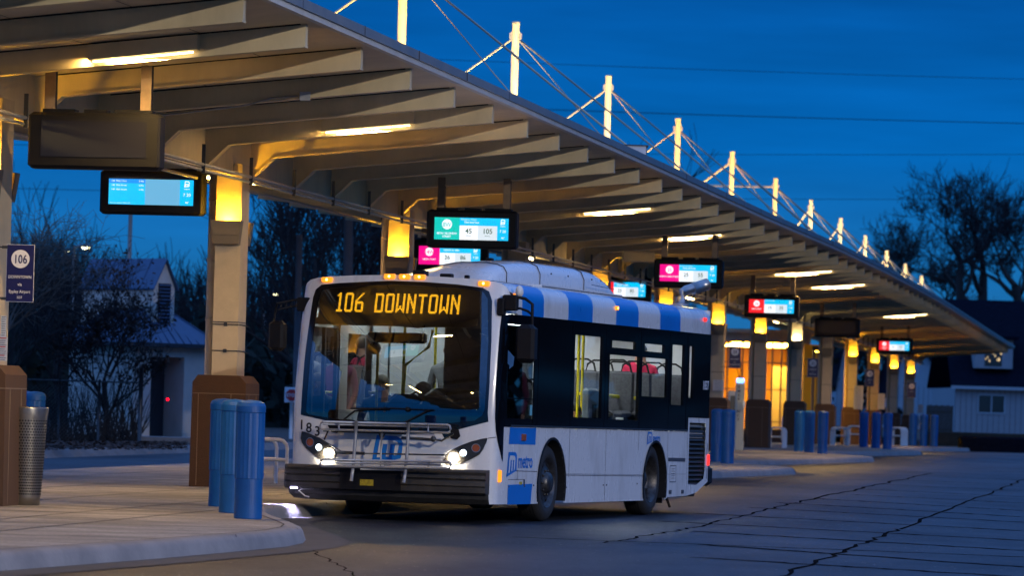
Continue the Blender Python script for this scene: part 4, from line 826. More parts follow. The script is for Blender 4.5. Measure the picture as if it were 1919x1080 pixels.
for poly, lamps in ((HLL, [((615.5, 848.5), 7.2, 'head'), ((600, 838.5), 6.0, 'drl'), ((583.5, 829), 7.2, 'amberoff')]), (HLR, [((849, 857), 7.2, 'head'), ((868, 849), 6.0, 'drl'), ((891.5, 840), 6.8, 'amberoff')])):
    s = BB(); P_ = [FP(*p) for p in poly]; s.patch(P_, f=fm(.006), xs=EDGE, step=.1, toward=(0, -1, 0), sm=True)
    c_ = [fm(.007)(*p) for p in P_]; s.tube(c_ + [c_[0]], .006, 5)
    h = build('headlight', s, mat('headlight housing', (.022, .020, .018), .35, coat=.5), bus)
    for (lx, ly), r_, mm in lamps:
        s = BB(); lampdisc(s, lx, ly, r_, .016, 0, 1); build({'head': 'low_beam', 'drl': 'daytime_lamp', 'amberoff': 'turn_signal'}[mm], s, [M[mm], M['steel']], h)
    (lx, ly) = lamps[0][0]; x, z = FP(lx, ly); L_ = bpy.data.lights.new('headlight_beam', 'SPOT'); L_.energy = 70; L_.color = (1, .85, .6); L_.spot_size = math.radians(120); L_.spot_blend = 1; L_.shadow_soft_size = .06
    lo = bpy.data.objects.new('headlight_beam', L_); col.objects.link(lo); lo.parent = h; lo.location = pitch(Vector((x, surf(x, z) - .05, z))); lo.rotation_euler = (math.radians(72), 0, 0)
s = BB()
for ch, px, py in (('1', 567.5, 796), ('8', 581, 801.5), ('3', 596.8, 808), ('7', 612.5, 815.3)):
    x, z = FP(px, py); text(s, ch, .158, lambda u, v, x=x, z=z: fm(.005)(x + u * 1.0, z - .056 + v), 0, heavy=.015)
build('fleet_number', s, mat('black numerals', (.008, .008, .01), .5), bus)
def logo_on(mb, P2, o, w_, h):
    outer = [(.13, 1), (.80, .97), (.92, .90), (1, .74), (.985, .45), (.96, .22), (.93, .12), (.60, .03), (.28, .0), (0, 0), (.03, .35)]
    m_ = [(.24, .81), (.74, .80), (.83, .75), (.87, .64), (.82, .25), (.71, .24), (.75, .62), (.73, .66), (.60, .66), (.55, .18), (.45, .18), (.50, .66), (.35, .66), (.28, .14), (.15, .13), (.17, .30)]
    mb.patch([(o[0] + a * w_, o[1] + b * h) for a, b in outer], f=P2(.004), m=0)
    mb.patch([(o[0] + a * w_, o[1] + b * h) for a, b in m_], f=P2(.006), m=1)
s = BB(); x, z = FP(698.5, 863.5); x2, z2 = FP(756, 817); logo_on(s, fm, (x, z), x2 - x, z2 - z); build('front_logo', s, [M['busblue'], M['bus']], bus)
# bumper
s = BB()
def bump_ring(z, off, lo=0, hi=1):
    pts = []
    for k in range(41):
        q = -1 + 2 * k / 40; q = math.copysign(abs(q) ** .6, q); x = XC + WH * .9999 * q
        if x > 1.165: x = 1.165 + (x - 1.165) * .2
        b = fm(off)(max(XL, min(XR, x)), 1.0); pts.append(Vector((max(XL - .03, min(1.145, b.x)), b.y, z)))
    e = pts[0].copy(); e.y += .30; pts.insert(0, e); return pts
profb = [(.03, .605), (.12, .60), (.135, .575), (.12, .545), (.14, .535), (.145, .50), (.125, .485), (.145, .475), (.15, .42), (.13, .41), (.145, .40), (.14, .345), (.10, .325), (.02, .33)]
prev = None
for off, z in profb:
    g_ = [s.P(p) for p in bump_ring(z, off)]
    if prev:
        for k in range(len(g_) - 1): s.face([prev[k], g_[k], g_[k + 1], prev[k + 1]], 0, False)
        s.face  # keep
    prev = g_
s.poly([p for off, z in profb for p in [bump_ring(z, off)[-1]]])
s.poly([p for off, z in profb for p in [bump_ring(z, off)[0]]])
bumper = build('bumper', s, M['bumper'], bus)
s = BB(); rr = [[s.P(p + Vector((0, 0, 0))) for p in bump_ring(z, off)] for off, z in ((.06, .34), (.04, .27), (-.02, .215), (-.2, .20))]
for a, b in zip(rr, rr[1:]):
    for k in range(len(a) - 1): s.face([a[k], b[k], b[k + 1], a[k + 1]])
build('front_skirt', s, M['bumper'], bus)
s = BB(); x, z = FP(697, 904); s.box(x - .08, x + .08, -.462, -.45, z - .035, z + .035); build('yellow_tag', s, mat('yellow tag', (.5, .38, .01), .6, c2=(.2, .15, .02), vs=40), bumper)
s = BB(); s.box(-.55, .18, -.455, -.36, .34, .60); build('rack_mount', s, M['black'], bumper)
# torn lip and cracked corner under the left of the bumper
s = BB(); A = [(560, 921), (566, 917), (590, 916)], [(562, 921), (572, 930), (580, 932)]
for L in A: s.tube([bf(*p, -.30) for p in L], .008, 5)
build('skirt_lip', s, M['white'], bus)
# black bracket plates below the windscreen
s = BB()
for A in ([(619, 790), (640, 796), (648, 806), (634, 812), (624, 810), (617, 798)], [(846, 800), (860, 806), (863, 818), (857, 824), (846, 822), (838, 812)]): s = BB(); s.patch([FP(*p) for p in A], f=fm(.02), toward=(0, -1, 0)); build('hinge_cover', s, M['black'], bus)

# bicycle rack -------------------------------------------------------------
SR = -.52
def rt(mb, pts, r_=.013, sr=SR, n_=8): mb.tube([bf(x, y, sr) for x, y in pts], r_, n_)
def loopp(x0, x1, y0, y1, dx=4):
    ym = (y0 + y1) / 2; return [(x0 + dx, y0), (x0 + 1.2, y0 + 2), (x0, ym), (x0 + 1.2, y1 - 2), (x0 + dx, y1)], [(x1 - dx, y0), (x1 - 1.2, y0 + 2), (x1, ym), (x1 - 1.2, y1 - 2), (x1 - dx, y1)]
rack = BB()
for (x0, y0, x1, y1, h) in ((600.5, 791, 845, 797, 14.5),):
    L = [(x0 + 6, y0), (x0 + 1.5, y0 + 2), (x0, y0 + 7), (x0 + 1.5, y0 + 12.5), (x0 + 6, y0 + h)]; R = [(x1 - 6, y1 + h), (x1 - 1.5, y1 + 13), (x1, y1 + 8), (x1 - 1.5, y1 + 2), (x1 - 6, y1)]
    rt(rack, L + R + [L[0]], .014); rt(rack, [(x0 + 5, y0 + 4.5), (x1 - 5, y1 + 5)], .010)
x0, y0, x1, y1, h = 600.5, 862, 846, 866.5, 12.5
L = [(x0 + 6, y0), (x0 + 1.5, y0 + 2), (x0, y0 + 6.5), (x0 + 1.5, y0 + 11), (x0 + 6, y0 + h)]; R = [(x1 - 6, y1 + h), (x1 - 1.5, y1 + 11), (x1, y1 + 6.5), (x1 - 1.5, y1 + 2), (x1 - 6, y1)]
rt(rack, L + R + [L[0]], .014, SR - .06); rt(rack, [(x0 + 30, y0 + 5.5), (x1 - 20, y1 + 5.5)], .012, SR - .06)
for p in ([(668.5, 789), (667, 815), (664.5, 850), (662, 880), (659, 902)], [(766, 792), (765, 820), (762.5, 860), (760, 888), (757, 905)]): rt(rack, p, .020, SR - .03)
for p in ([(716, 812), (715, 840), (713.5, 877)], [(722, 866), (722, 878)], [(677, 864), (677, 876)], [(805, 868), (802, 879)], [(635, 792), (636, 806)], [(803, 795), (803, 810)], [(676, 880), (758, 882)]): rt(rack, p, .010, SR - .04)
rk = build('bicycle_rack', rack, M['galv'], bus)
s = BB(); rt(s, [(630, 848), (684, 850.5)], .018, SR + .02); rt(s, [(684, 850.5), (835, 853.5)], .009, SR + .02); rt(s, [(753, 821), (790, 823), (812, 825)], .016, SR + .04); s.sphere(bf(812.5, 823.5, SR + .03), .035, 10); rt(s, [(814, 824), (828, 827), (845, 816), (850, 813)], .012, SR + .06); rt(s, [(712, 813), (716.5, 826)], .014, SR + .02); rt(s, [(722, 813), (716.5, 824)], .010, SR + .02)
build('support_arm', s, M['dkmetal'], rk)
s = BB()
for p in ([(634, 851), (632, 858), (640, 862), (660, 862), (652, 850)], [(830, 862), (800, 861), (806, 855), (836, 857)]):
    s.poly([bf(x, y, SR + .10) for x, y in p])
build('wheel_tray_tab', s, M['white'], rk)
s = BB(); s.box(-.58, .2, -.44, -.36, .98, 1.12); build('rack_backing', s, M['black'], rk)

# wipers
s = BB()
def wtube(A, r_, off=.03): s.tube([fm(off)(*FP(*p)) for p in A], r_, 5)
wtube([(648, 787), (668, 771), (690, 768), (730, 768)], .012); wtube([(660, 766.5), (735, 766), (815, 770)], .009, .02); wtube([(745, 800), (800, 772), (812, 769)], .010); s.sphere(fm(.03)(*FP(765, 768)), .03, 8)
build('wiper', s, M['black'], bus)

# marker lights across the roof front
for i, (px, py) in enumerate(((615.4, 524.8), (732, 518), (760, 518.8), (788, 519.5), (907.6, 532))):
    x, z = FP(px, py); c = fm(.02)(x, min(z, 2.78)); s = BB(); s.cbox(c.x - .065, c.x + .065, c.y - .02, c.y + .05, c.z - .03, c.z + .028, .01); h = build('marker_light', s, M['marker'], bus)
    s = BB(); s.sphere((c.x, c.y - .018, c.z), .016, 8); build('bulb', s, M['hot'], h)

# side panels -----------------------------------------------------------------
def arch(c, r_, z0=.215):
    a0 = math.asin((z0 - .42) / r_); return [(c + r_ * math.cos(PI - a0 - (PI - 2 * a0) * k / 20), .42 + r_ * math.sin(PI - a0 - (PI - 2 * a0) * k / 20)) for k in range(21)]
AF, AR_ = arch(1.94, .545), arch(6.40, .53)
low = [(.27, 1.10), (.27, .215)] + AF + AR_ + [(7.05, .25), (7.96, .26), (8.45, .30), (9.0, .44), (9.0, 1.29), (8.93, 1.29), (7.93, 1.29), (7.93, 1.10)]
gr = [(8.02, 1.22), (8.02, .41), (8.43, .40), (8.78, .48), (8.84, .60), (8.84, 1.22)]
s = BB(); s.patch(low, [gr], f=sidemap(0), toward=(1, 0, 0)); build('side_panel', s, M['bus'], bus)
s = BB()
for k in range(14): z = .43 + k * .058; s.hexa([(XR - .05, 8.03, z), (XR - .01, 8.03, z - .03), (XR - .01, 8.83, z - .03), (XR - .05, 8.83, z), (XR - .05, 8.03, z + .012), (XR - .01, 8.03, z - .018), (XR - .01, 8.83, z - .018), (XR - .05, 8.83, z + .012)])
for y in (8.02, 8.84): s.box(XR - .05, XR - .012, y - .012, y + .012, .42, 1.22)
s.quad((XR - .06, 8.0, .38), (XR - .06, 8.86, .38), (XR - .06, 8.86, 1.24), (XR - .06, 8.0, 1.24), 1)
build('engine_grille', s, [M['dkmetal'], M['dark']], bus)
s = BB()
def sl(a, b, w_=.004, off=.002): (s0, z0), (s1, z1) = a, b; dv = Vector((s1 - s0, z1 - z0)).normalized() * w_; f = sidemap(off); s = BB(); s.quad(f(s0 - dv.y, z0 + dv.x), f(s0 + dv.y, z0 - dv.x), f(s1 + dv.y, z1 - dv.x), f(s1 - dv.y, z1 + dv.x)); build('panel_seam', s, M['line'], bus)
for q in (1.27,): sl((q, 1.10), (q, .93))
for q in (2.64, 4.17, 5.62, 6.98): sl((q, 1.10), (q, .52 if q in (2.64,) else .22 if q > 3 and q < 5 else .85 if q < 6 else .55))
sl((2.5, .545), (5.86, .525)); sl((2.5, .56), (5.86, .54), .002); sl((.16 + .12, .60), (1.38, .59)); sl((7.93, 1.29), (7.93, .27)); sl((6.98, .70), (6.98, .26)); sl((.28, .50), (.9, .50), .003); sl((.62, .61), (.62, .50)); sl((6.93, .545), (7.9, .545), .0015)
sl((7.02, .735), (7.85, .73), .024); sl((8.93, .95), (8.93, .8), .012); sl((8.95, .62), (8.95, .48), .012)
s = BB()
for a, z in ((4.10, .42), (4.24, .42), (5.60, .43), (.9, .42), (.2 + .1, .42), (1.25, .43), (2.55, .40), (6.95, .5)): s.sphere((XR, a, z), .012, 6)
build('rivets', s, M['line'], bus); s = BB(); s.box(XR, XR + .006, .86, .90, .42, .50); build('latch', s, M['line'], bus); s = BB(); s.box(XR, XR + .006, .70, .80, .44, .475); build('small_decal', s, mat('yellow decal', (.4, .33, .04), .6), bus)
for a in (7.15, 7.75): s = BB(); s.box(XR, XR + .01, a - .05, a + .05, .29, .34); build('door_catch', s, M['line'], bus)
s = BB(); f = sidemap(.003)
for A in ([(.29, 1.095), (1.285, 1.095), (1.27, .90), (.26, .905)], [(.19 + .08, .44), (1.20, .45), (1.15, .215), (.27, .215)]): s.patch(A, f=f, toward=(1, 0, 0))
build('blue_square', s, M['busblue'], bus)
s = BB(); P2 = lambda o_: sidemap(o_)
def L_on(mb, o, w_, h, skew=True):
    outer = [(.15, 1), (.80, 1), (.95, .93), (1, .80), (.99, .25), (0, 0)]; m_ = [(.27, .86), (.70, .85), (.80, .80), (.83, .72), (.78, .30), (.68, .26), (.71, .68), (.57, .68), (.54, .24), (.44, .22), (.47, .68), (.34, .68), (.28, .18), (.16, .15), (.22, .70)]
    mb.patch([(o[0] + a * w_, o[1] + b * h) for a, b in outer], f=P2(.004), m=0); mb.patch([(o[0] + a * w_, o[1] + b * h) for a, b in m_], f=P2(.006), m=1)
L_on(s, (.21, .53), .37, .285); text(s, 'metro', .235, lambda u, v: sidemap(.004)(.905 + u, .635 + v), 0, heavy=.022, sx=.93)
build('side_logo', s, [M['busblue'], M['bus']], bus)
s = BB(); L_on(s, (5.99, .92), .24, .165); text(s, 'metro', .135, lambda u, v: sidemap(.004)(6.44 + u, .965 + v), 0, heavy=.02, sx=1.0); build('side_logo', s, [M['busblue'], M['bus']], bus)
s = BB(); s.patch([(7.12, .66), (7.42, .66), (7.42, .44), (7.12, .44)], [[(7.13, .65), (7.41, .65), (7.41, .45), (7.13, .45)]], f=sidemap(.002), toward=(1, 0, 0))
for k in range(5): s.box(XR, XR + .002, 7.2, 7.36, .49 + k * .03, .496 + k * .03)
build('notice_decal', s, M['line'], bus)

# black window band with openings
WIN = {'driver': ([(.10, 2.27), (1.10, 2.27), (1.10, 1.20), (.16, 1.20)], 'dark'), 'a': ([(2.72, 2.235), (3.92, 2.235), (3.92, 1.225), (2.72, 1.225)], 'c'), 'b': ([(4.28, 2.21), (5.36, 2.21), (5.36, 2.10), (4.28, 2.10)], 'c'), 'c': ([(4.20, 2.035), (5.55, 2.035), (5.55, 1.215), (4.20, 1.215)], 'c'),
       'd': ([(5.74, 2.21), (6.70, 2.21), (6.70, 2.09), (5.74, 2.09)], 'c'), 'e': ([(5.65, 2.035), (6.87, 2.035), (6.87, 1.52), (5.65, 1.52)], 'c'), 'f': ([(7.04, 2.23), (7.67, 2.23), (7.67, 1.43), (7.04, 1.43)], 'c'), 'g': ([(7.88, 2.23), (8.14, 2.23), (8.14, 1.53), (7.88, 1.53)], 'c')}
band = [(-.15, 2.375), (-.20, 2.2), (-.25, 1.9), (-.29, 1.5), (-.28, 1.2), (-.24, 1.05), (-.15, .92), (-.04, .80), (.05, .70), (.055, 1.10), (.27, 1.10), (7.93, 1.11), (7.93, 1.285), (8.96, 1.285), (8.96, 2.40), (.4, 2.385)]
s = BB(); s.patch(band, [w_[0] for w_ in WIN.values()], f=sidemap(.006), xs=[-.2, -.1, 0, .1, .2, .3, .4, .5, .6], ys=[.8, .9, 1.0, 1.2, 1.4, 1.6, 1.8, 2.0, 2.15, 2.3], toward=(1, 0, 0))
bandm = build('window_band', s, M['panelblack'], bus)
s = BB()
for k_, (A, kd) in WIN.items():
    if kd == 'c':
        (a0, z1), (a1, _), (_, z0), _ = A
        for q in ((a0, a0 + .016, z0, z1), (a1 - .016, a1, z0, z1), (a0 + .016, a1 - .016, z1 - .012, z1), (a0 + .016, a1 - .016, z0, z0 + .012)): s.box(XR - .03, XR + .0085, q[0] - (.03 if q[0] == a0 else 0), q[1] + (.03 if q[1] == a1 else 0), q[2], q[3])
        for q in ((a0 - .01, a0 + .045, z0 - .0, z1),): pass
s.box(XR + .006, XR + .012, .10, 1.15, 1.42, 1.435); s.box(XR + .006, XR + .012, 1.12, 1.15, 1.15, 2.30); s.box(XR + .006, XR + .014, .3, 7.9, 1.105, 1.125, 1)
for a in (1.30, 2.62, 4.05, 5.60, 6.95, 7.80): s.box(XR + .006, XR + .009, a - .006, a + .006, 1.13, 2.37)
build('window_frame', s, [M['panelblack'], M['dkmetal']], bus)
for k_, (A, kd) in WIN.items():
    s = BB(); s.patch(A, f=sidemap(-.012 if kd == 'c' else .0), xs=[.2, .3, .4, .5, .6], ys=[1.4, 1.7, 2.0] if kd != 'c' else [], toward=(1, 0, 0)); build('window_pane', s, M['sideglass'] if kd == 'c' else M['darkglass'], bus)
s = BB(); s.box(XR + .007, XR + .009, 1.0, 1.09, 1.24, 1.36); build('sticker', s, mat('pale sticker', (.12, .35, .42), .6), bus)
s = BB(); text(s, '1837', .165, lambda u, v: sidemap(.010)(8.74 + u, 1.665 + v), 0, heavy=.01, sx=.95); build('fleet_number', s, M['signwhite'], bus)
# side lamps
def lamp(name, a, z, w_, h, m, x=XR):
    s = BB(); f = sidemap(0)(a, z); s.cbox(f.x - .005, f.x + .02, f.y - w_ / 2, f.y + w_ / 2, z - h / 2, z + h / 2, .006); l_ = build(name, s, M[m], bus)
    if m in ('marker', 'tail'): s = BB(); s.sphere((f.x + .018, f.y, z), .012, 6); build('bulb', s, M['hot'] if m == 'marker' else M['reddot'], l_)
lamp('side_marker', .23 + .1, 2.60, .10, .05, 'marker'); lamp('side_marker', 4.46, 2.60, .10, .05, 'marker'); lamp('side_marker', 8.62, 2.59, .10, .05, 'tail'); lamp('side_marker', .80, .985, .14, .08, 'amberoff'); lamp('tail_lamp', 8.98, .73, .06, .15, 'tail')
s = BB(); f = sidemap(.004)(-.07, .54); s.cbox(f.x - .03, f.x + .03, f.y - .02, f.y + .015, .47, .61, .01); build('side_marker', s, M['marker'], bus)

# roof: one loft from the front rim back, stripes painted on
cs = [(XR, 2.38), (XR, 2.50), (XR, 2.58), (XR - .012, 2.64), (XR - .04, 2.69), (XR - .09, 2.725), (XR - .18, 2.748), (XR - .35, 2.768), (.5, 2.785), (XC, 2.80), (-.6, 2.785), (XL + .35, 2.768), (XL + .18, 2.748), (XL + .09, 2.725), (XL + .04, 2.69), (XL + .012, 2.64), (XL, 2.58), (XL, 2.38)]
marks = [None, .55, .62, 1.46, 2.44, 3.45, 4.46, 5.46, 6.46, 7.43, 8.86, 8.97, 9.0]
s = BB(); prev = None
for i, a in enumerate(marks):
    g_ = []
    for (x, z) in cs:
        yy = surf(x, z) if a is None else max(a, surf(x, z) + .005)
        if a == 9.0: x, z = XC + (x - XC) * .985, z - .035
        if a == 8.97: x, z = XC + (x - XC) * .995, z - .012
        if i == 2 and False: pass
        g_.append(s.P((x, yy, z)))
    if prev:
        for k in range(len(cs) - 1):
            blue = (marks[i - 1] in (.62, 2.44, 4.46, 6.46)) and k < 6
            if marks[i - 1] == .55: blue = False
            s.face([prev[k], g_[k], g_[k + 1], prev[k + 1]], 1 if blue else 0, True)
    prev = g_
build('roof', s, [M['bus'], M['busblue']], bus)
# rear end and right-hand side (seen through the glass and from beside)
s = BB(); s.box(XL + .03, XR - .03, 8.99, 9.02, .45, 2.72); s.box(XR - .05, XR - .002, 8.9, 9.0, .45, 1.28); build('rear_panel', s, M['bus'], bus)
s = BB(); s.cbox(XL + .02, XR - .02, 9.0, 9.34, .38, .66, .05); build('rear_bumper', s, M['black'], bus)
rs = lambda off=0: (lambda a, z: Vector((XL - off, max(a, .2), z)))
s = BB(); DOOR = [(.42, 2.2), (1.25, 2.2), (1.25, .36), (.42, .36)]; WR = [(1.75, 2.1, 2.9), (3.1, 3.2, 4.3), (4.5, 4.6, 5.7), (5.9, 6.0, 7.1)]
holes = [DOOR] + [[(a, 2.15), (b, 2.15), (b, 1.25), (a, 1.25)] for a, b in ((1.6, 2.85), (3.05, 4.3), (4.5, 5.75), (5.95, 7.2))]
s.patch([(.27, 2.40), (9, 2.40), (9, .40), (7, .22)] + [(a, z) for a, z in AR_[::-1]] + [(a, z) for a, z in AF[::-1]] + [(.27, .22)], holes, f=rs(0), toward=(-1, 0, 0)); build('side_panel', s, M['bus'], bus)
s = BB()
for h_ in holes: s.patch(h_, f=rs(-.01), toward=(-1, 0, 0))
build('window_pane', s, M['darkglass'], bus)
s = BB(); s.box(XL - .0, XL + .03, .40, .45, .36, 2.2); s.box(XL, XL + .03, .81, .86, .36, 2.2); s.box(XL, XL + .03, 1.22, 1.27, .36, 2.2); build('door_frame', s, M['black'], bus)

# rooftop fairing and exhaust
s = BB(); secs = [(1.0, .0), (1.25, .14), (1.9, .26), (2.9, .33), (6.3, .32), (6.75, .30), (7.0, .20), (7.15, .09), (7.2, .02)]
secs = [(.66, .0), (.78, .09), (1.0, .17), (1.3, .225), (2.0, .275), (2.6, .30), (4.42, .31), (5.05, .29), (5.5, .20), (5.72, .09), (5.74, .02)]
prev = None; CF = 0.10; HWd = .80
for a, h in secs:
    z0 = 2.76; pr = [(-.64, 0), (-.62, .08), (-.35, .50), (-.05, .86), (.08, .97), (.16, 1.0), (.45, 1.0), (.58, .93), (.66, .80), (.70, .5), (.70, 0)]
    g_ = [s.P((CF + x, a, z0 + .02 + h * zz)) for x, zz in pr]
    if prev:
        for k in range(len(pr) - 1): s.face([prev[k], prev[k + 1], g_[k + 1], g_[k]], 0, True)
    prev = g_
s.face(prev)
s.box(CF - HWd - .006, CF + HWd + .012, 2.35, 5.76, 2.755, 2.80); s.box(CF - .3, CF + .3, 5.74, 5.80, 2.79, 2.84, 0)
fair = build('roof_fairing', s, M['bus'], bus)
s = BB()
for a in (1.3, 2.6, 4.42):
    h = dict(secs).get(a, .225); pr2 = [(-.642, 0), (-.622, .08), (-.35, .505), (-.05, .87), (.08, .98), (.16, 1.01), (.45, 1.01), (.58, .94), (.662, .81), (.703, .5), (.703, 0)]
    s.tube([(CF + x * 1.003, a, 2.782 + (h if a != 1.55 else .222) * zz) for x, zz in pr2], .006, 4)
s.tube([(CF + HWd + .014, 2.35, 2.78), (CF + HWd + .014, 5.76, 2.78)], .006, 4); s.tube([(CF + HWd + .004, 4.42, 2.88), (CF + HWd + .006, 5.4, 2.86)], .004, 4)
for a in (2.9, 3.6, 4.6, 5.0, 5.4): s.sphere((CF + HWd - .05, a, 2.95), .012, 6)
build('fairing_seam', s, M['line'], fair)
s = BB()
for px, py, a in ((626 + 170, 508, .6),): pass
for q_ in ((.28, .42, .42, .52, 2.79, 2.84), (.55, .6, .5, .56, 2.77, 2.83), (-.02, .12, .34, .5, 2.80, 2.87), (.25, .32, 2.2, 2.3, 3.03, 3.10)): s = BB(); s.cbox(*q_, .008); build('roof_antenna', s, M['black'], bus)
s = BB(); ex = Vector((.98, 8.25, 2.76)); s.tube([ex, ex + Vector((0, 0, .03))], .11, 16); s.tube([ex, ex + Vector((.0, 0, .10)), ex + Vector((.02, .03, .17)), ex + Vector((.06, .08, .21)), ex + Vector((.12, .14, .235)), ex + Vector((.16, .2, .25))], .062, 14); s.tube([ex + Vector((.12, .15, .225)), ex + Vector((.27, .34, .30))], .078, 14)
build('exhaust_pipe', s, M['steel'], bus)

# mirrors
s = BB(); s.cbox(1.12, 1.20, -.02, .10, 2.36, 2.56, .015); s.cbox(1.17, 1.34, .02, .12, 2.42, 2.60, .015); s.tube([(1.30, .08, 2.58), (1.42, .10, 2.56), (1.50, .12, 2.50), (1.50, .13, 2.30), (1.50, .14, 2.16)], .018, 8); s.tube([(1.28, .08, 2.44), (1.36, .1, 2.45), (1.45, .11, 2.42), (1.50, .12, 2.38)], .014, 8)
mm = build('mirror_arm', s, M['black'], bus)
c = bf(985, 638, .0); s = BB(); s.cbox(c.x - .11, c.x + .115, -.05, .13, c.z - .26, c.z + .18, .05); s.box(c.x - .095, c.x - .07, .13, .135, c.z - .22, c.z + .14); mh = build('mirror_head', s, M['black'], mm)
s = BB(); c2 = bf(974, 547, .2); s.sphere(c2, .06, 10, 0, (.8, 1, 1.2)); build('spot_lamp', s, M['white'], mm)
s = BB(); A = bf(580, 570, .1); B = bf(520, 572, .0)
s.tube([bf(582, 560, .1), bf(556, 562, .05), bf(519, 569, 0)], .014, 6); s.tube([bf(582, 575, .1), bf(556, 573, .05), bf(521, 581, 0)], .012, 6); s.tube([bf(520, 568, 0), bf(516, 590, 0), bf(516, 602, 0)], .012, 6)
for x in (528, 537, 546, 555): s.tube([bf(x, 564, .03), bf(x, 577, .03)], .008, 5)
s.cbox(bf(560, 570, .1).x, bf(580, 570, .1).x + .05, .04, .16, bf(570, 584, .1).z, bf(570, 558, .1).z, .01)
ma = build('mirror_arm', s, M['black'], bus)
c = bf(519, 629, 0); s = BB(); s.cbox(c.x - .09, c.x + .09, -.05, .12, c.z - .18, c.z + .17, .04); build('mirror_head', s, M['black'], ma)

# wheels
def wheel(x, a, sgn, deep):
    W_ = .27; s = MB(M=Matrix.Translation((x, a, .455)))
    o = sgn; prof = [(.29, o * .10), (.30, o * .13), (.36, o * .135), (.42, o * .12), (.448, o * .085), (.455, o * .05), (.455, -o * .09), (.44, -o * .13), (.30, -o * .14)]
    s.lathe(prof, n=40, axis='X', caps=False)
    for k in range(5): s.lathe([(.457, o * (.06 - k * .036)), (.457, o * (.052 - k * .036))], n=40, axis='X', m=1, caps=False)
    ty = build('wheel', s, [M['rubber'], M['dark']], bus)
    s = MB(M=Matrix.Translation((x, a, .455)))
    if deep: pr = [(.295, .13), (.285, .125), (.27, .02), (.25, -.05), (.16, -.06), (.11, -.02), (.105, .04), (.06, .06), (0, .06)]
    else: pr = [(.295, .13), (.285, .125), (.27, .09), (.25, .075), (.17, .10), (.13, .105), (.12, .15), (.09, .17), (0, .17)]
    s.lathe([(r_, o * h) for r_, h in pr], n=32, axis='X', caps=False)
    for k in range(10):
        t = 2 * PI * k / 10; s.sphere((o * (.11 if not deep else -.045), .145 * math.cos(t) if not deep else .2 * math.cos(t), .145 * math.sin(t) if not deep else .2 * math.sin(t)), .018, 6)
    s2 = MB(M=Matrix.Translation((x, a, .455)))
    rm = build('rim', s, M['rim'], ty)
    s2 = MB(M=Matrix.Translation((x, a, .455)))
    for k in range(8):
        t = 2 * PI * (k + .5) / 8; s2.sphere((o * (.088 if not deep else -.05), .215 * math.cos(t) if not deep else .225 * math.cos(t), .215 * math.sin(t) if not deep else .225 * math.sin(t)), .026, 8, 0, (.3, 1, 1))
    build('hand_hole', s2, M['dark'], rm)
wheel(XR - .17, 1.94, 1, False); wheel(XL + .17, 1.90, -1, False); wheel(XR - .17, 6.38, 1, True); wheel(XL + .17, 6.38, -1, True)
for c_, r_ in ((1.94, .545), (6.40, .53)):
    s = BB(); A = arch(c_, r_, .24); B = arch(c_, r_ + .03, .24); f = sidemap(.012)
    for k in range(20): s.quad(f(*A[k]), f(*A[k + 1]), f(*B[k + 1]), f(*B[k])); s.quad((XR + .012, *A[k]), (XR + .012, *A[k + 1]), (XR - .5, *A[k + 1]), (XR - .5, *A[k]), 1)
    s.quad((XR - .5, c_ - .6, .24), (XR - .5, c_ + .6, .24), (XR - .5, c_ + .6, 1.0), (XR - .5, c_ - .6, 1.0), 1)
    build('wheel_arch', s, [M['black'], M['dark']], bus)
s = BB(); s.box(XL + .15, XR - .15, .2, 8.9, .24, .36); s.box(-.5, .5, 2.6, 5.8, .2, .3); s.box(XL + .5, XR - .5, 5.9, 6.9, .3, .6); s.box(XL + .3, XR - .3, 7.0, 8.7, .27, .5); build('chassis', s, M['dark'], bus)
s = BB(); s.box(XR - .30, XR - .06, 6.99, 7.01, .17, .45); s.tube([(XR - .1, 7.05, .28), (XR - .08, 7.25, .26), (XR - .06, 7.38, .12)], .02, 6); build('mud_flap', s, M['black'], bus)

# interior ---------------------------------------------------------------------
s = BB(); s.box(XL + .42, XR - .42, .15, 8.95, .36, .38); s.box(XL + .03, XR - .03, 2.6, 5.8, .355, .375); build('floor', s, mat('bus floor', (.06, .06, .065), .7, var=.3), bus)
s = BB(); s.box(XL + .04, XR - .04, .45, 8.95, 2.42, 2.44); s.box(XL + .02, XL + .04, 1.3, 8.9, 1.02, 1.22); s.box(XR - .06, XR - .04, 1.2, 8.9, 1.02, 1.10); s.box(XL + .02, XL + .04, 2.6, 5.8, .38, 1.02); s.box(XL + .04, XR - .04, 8.90, 8.93, .38, 2.42); s.box(XL + .02, XL + .04, 1.3, 1.58, 1.2, 2.4); s.box(XL + .02, XL + .035, 2.87, 3.03, 1.2, 2.4); s.box(XL + .02, XL + .035, 4.32, 4.48, 1.2, 2.4); s.box(XL + .02, XL + .035, 5.77, 5.93, 1.2, 2.4)
for a, b in ((2.4, 2.9), (3.05, 5.75), (5.95, 8.9)): s.box(XL + .045, XL + .06, a, b, 1.0, 2.42)
build('interior_wall', s, M['intgrey'], bus)
s = BB()
for x in (-.75, .62): s.box(x, x + .12, 1.5, 8.6, 2.405, 2.418)
build('ceiling_light', s, M['intl'], bus)
s = BB(); s.box(-1.2, 1.1, -.12, .55, .95, 1.12); 
a_, b_ = bf(803, 728, .25), bf(908, 728, .25); s.cbox(a_.x, b_.x, .02, .42, 1.0, a_.z, .09); s.cbox(a_.x - .10, a_.x + .3, .1, .5, 1.0, a_.z - .12, .08)
a_, b_ = bf(728, 738, .3), bf(796, 738, .3); s.cbox(a_.x, b_.x, .12, .42, 1.0, a_.z, .10); s.cbox(-.32, -.08, .9, 1.15, .4, 1.15, .03); build('dashboard', s, M['dash'], bus)
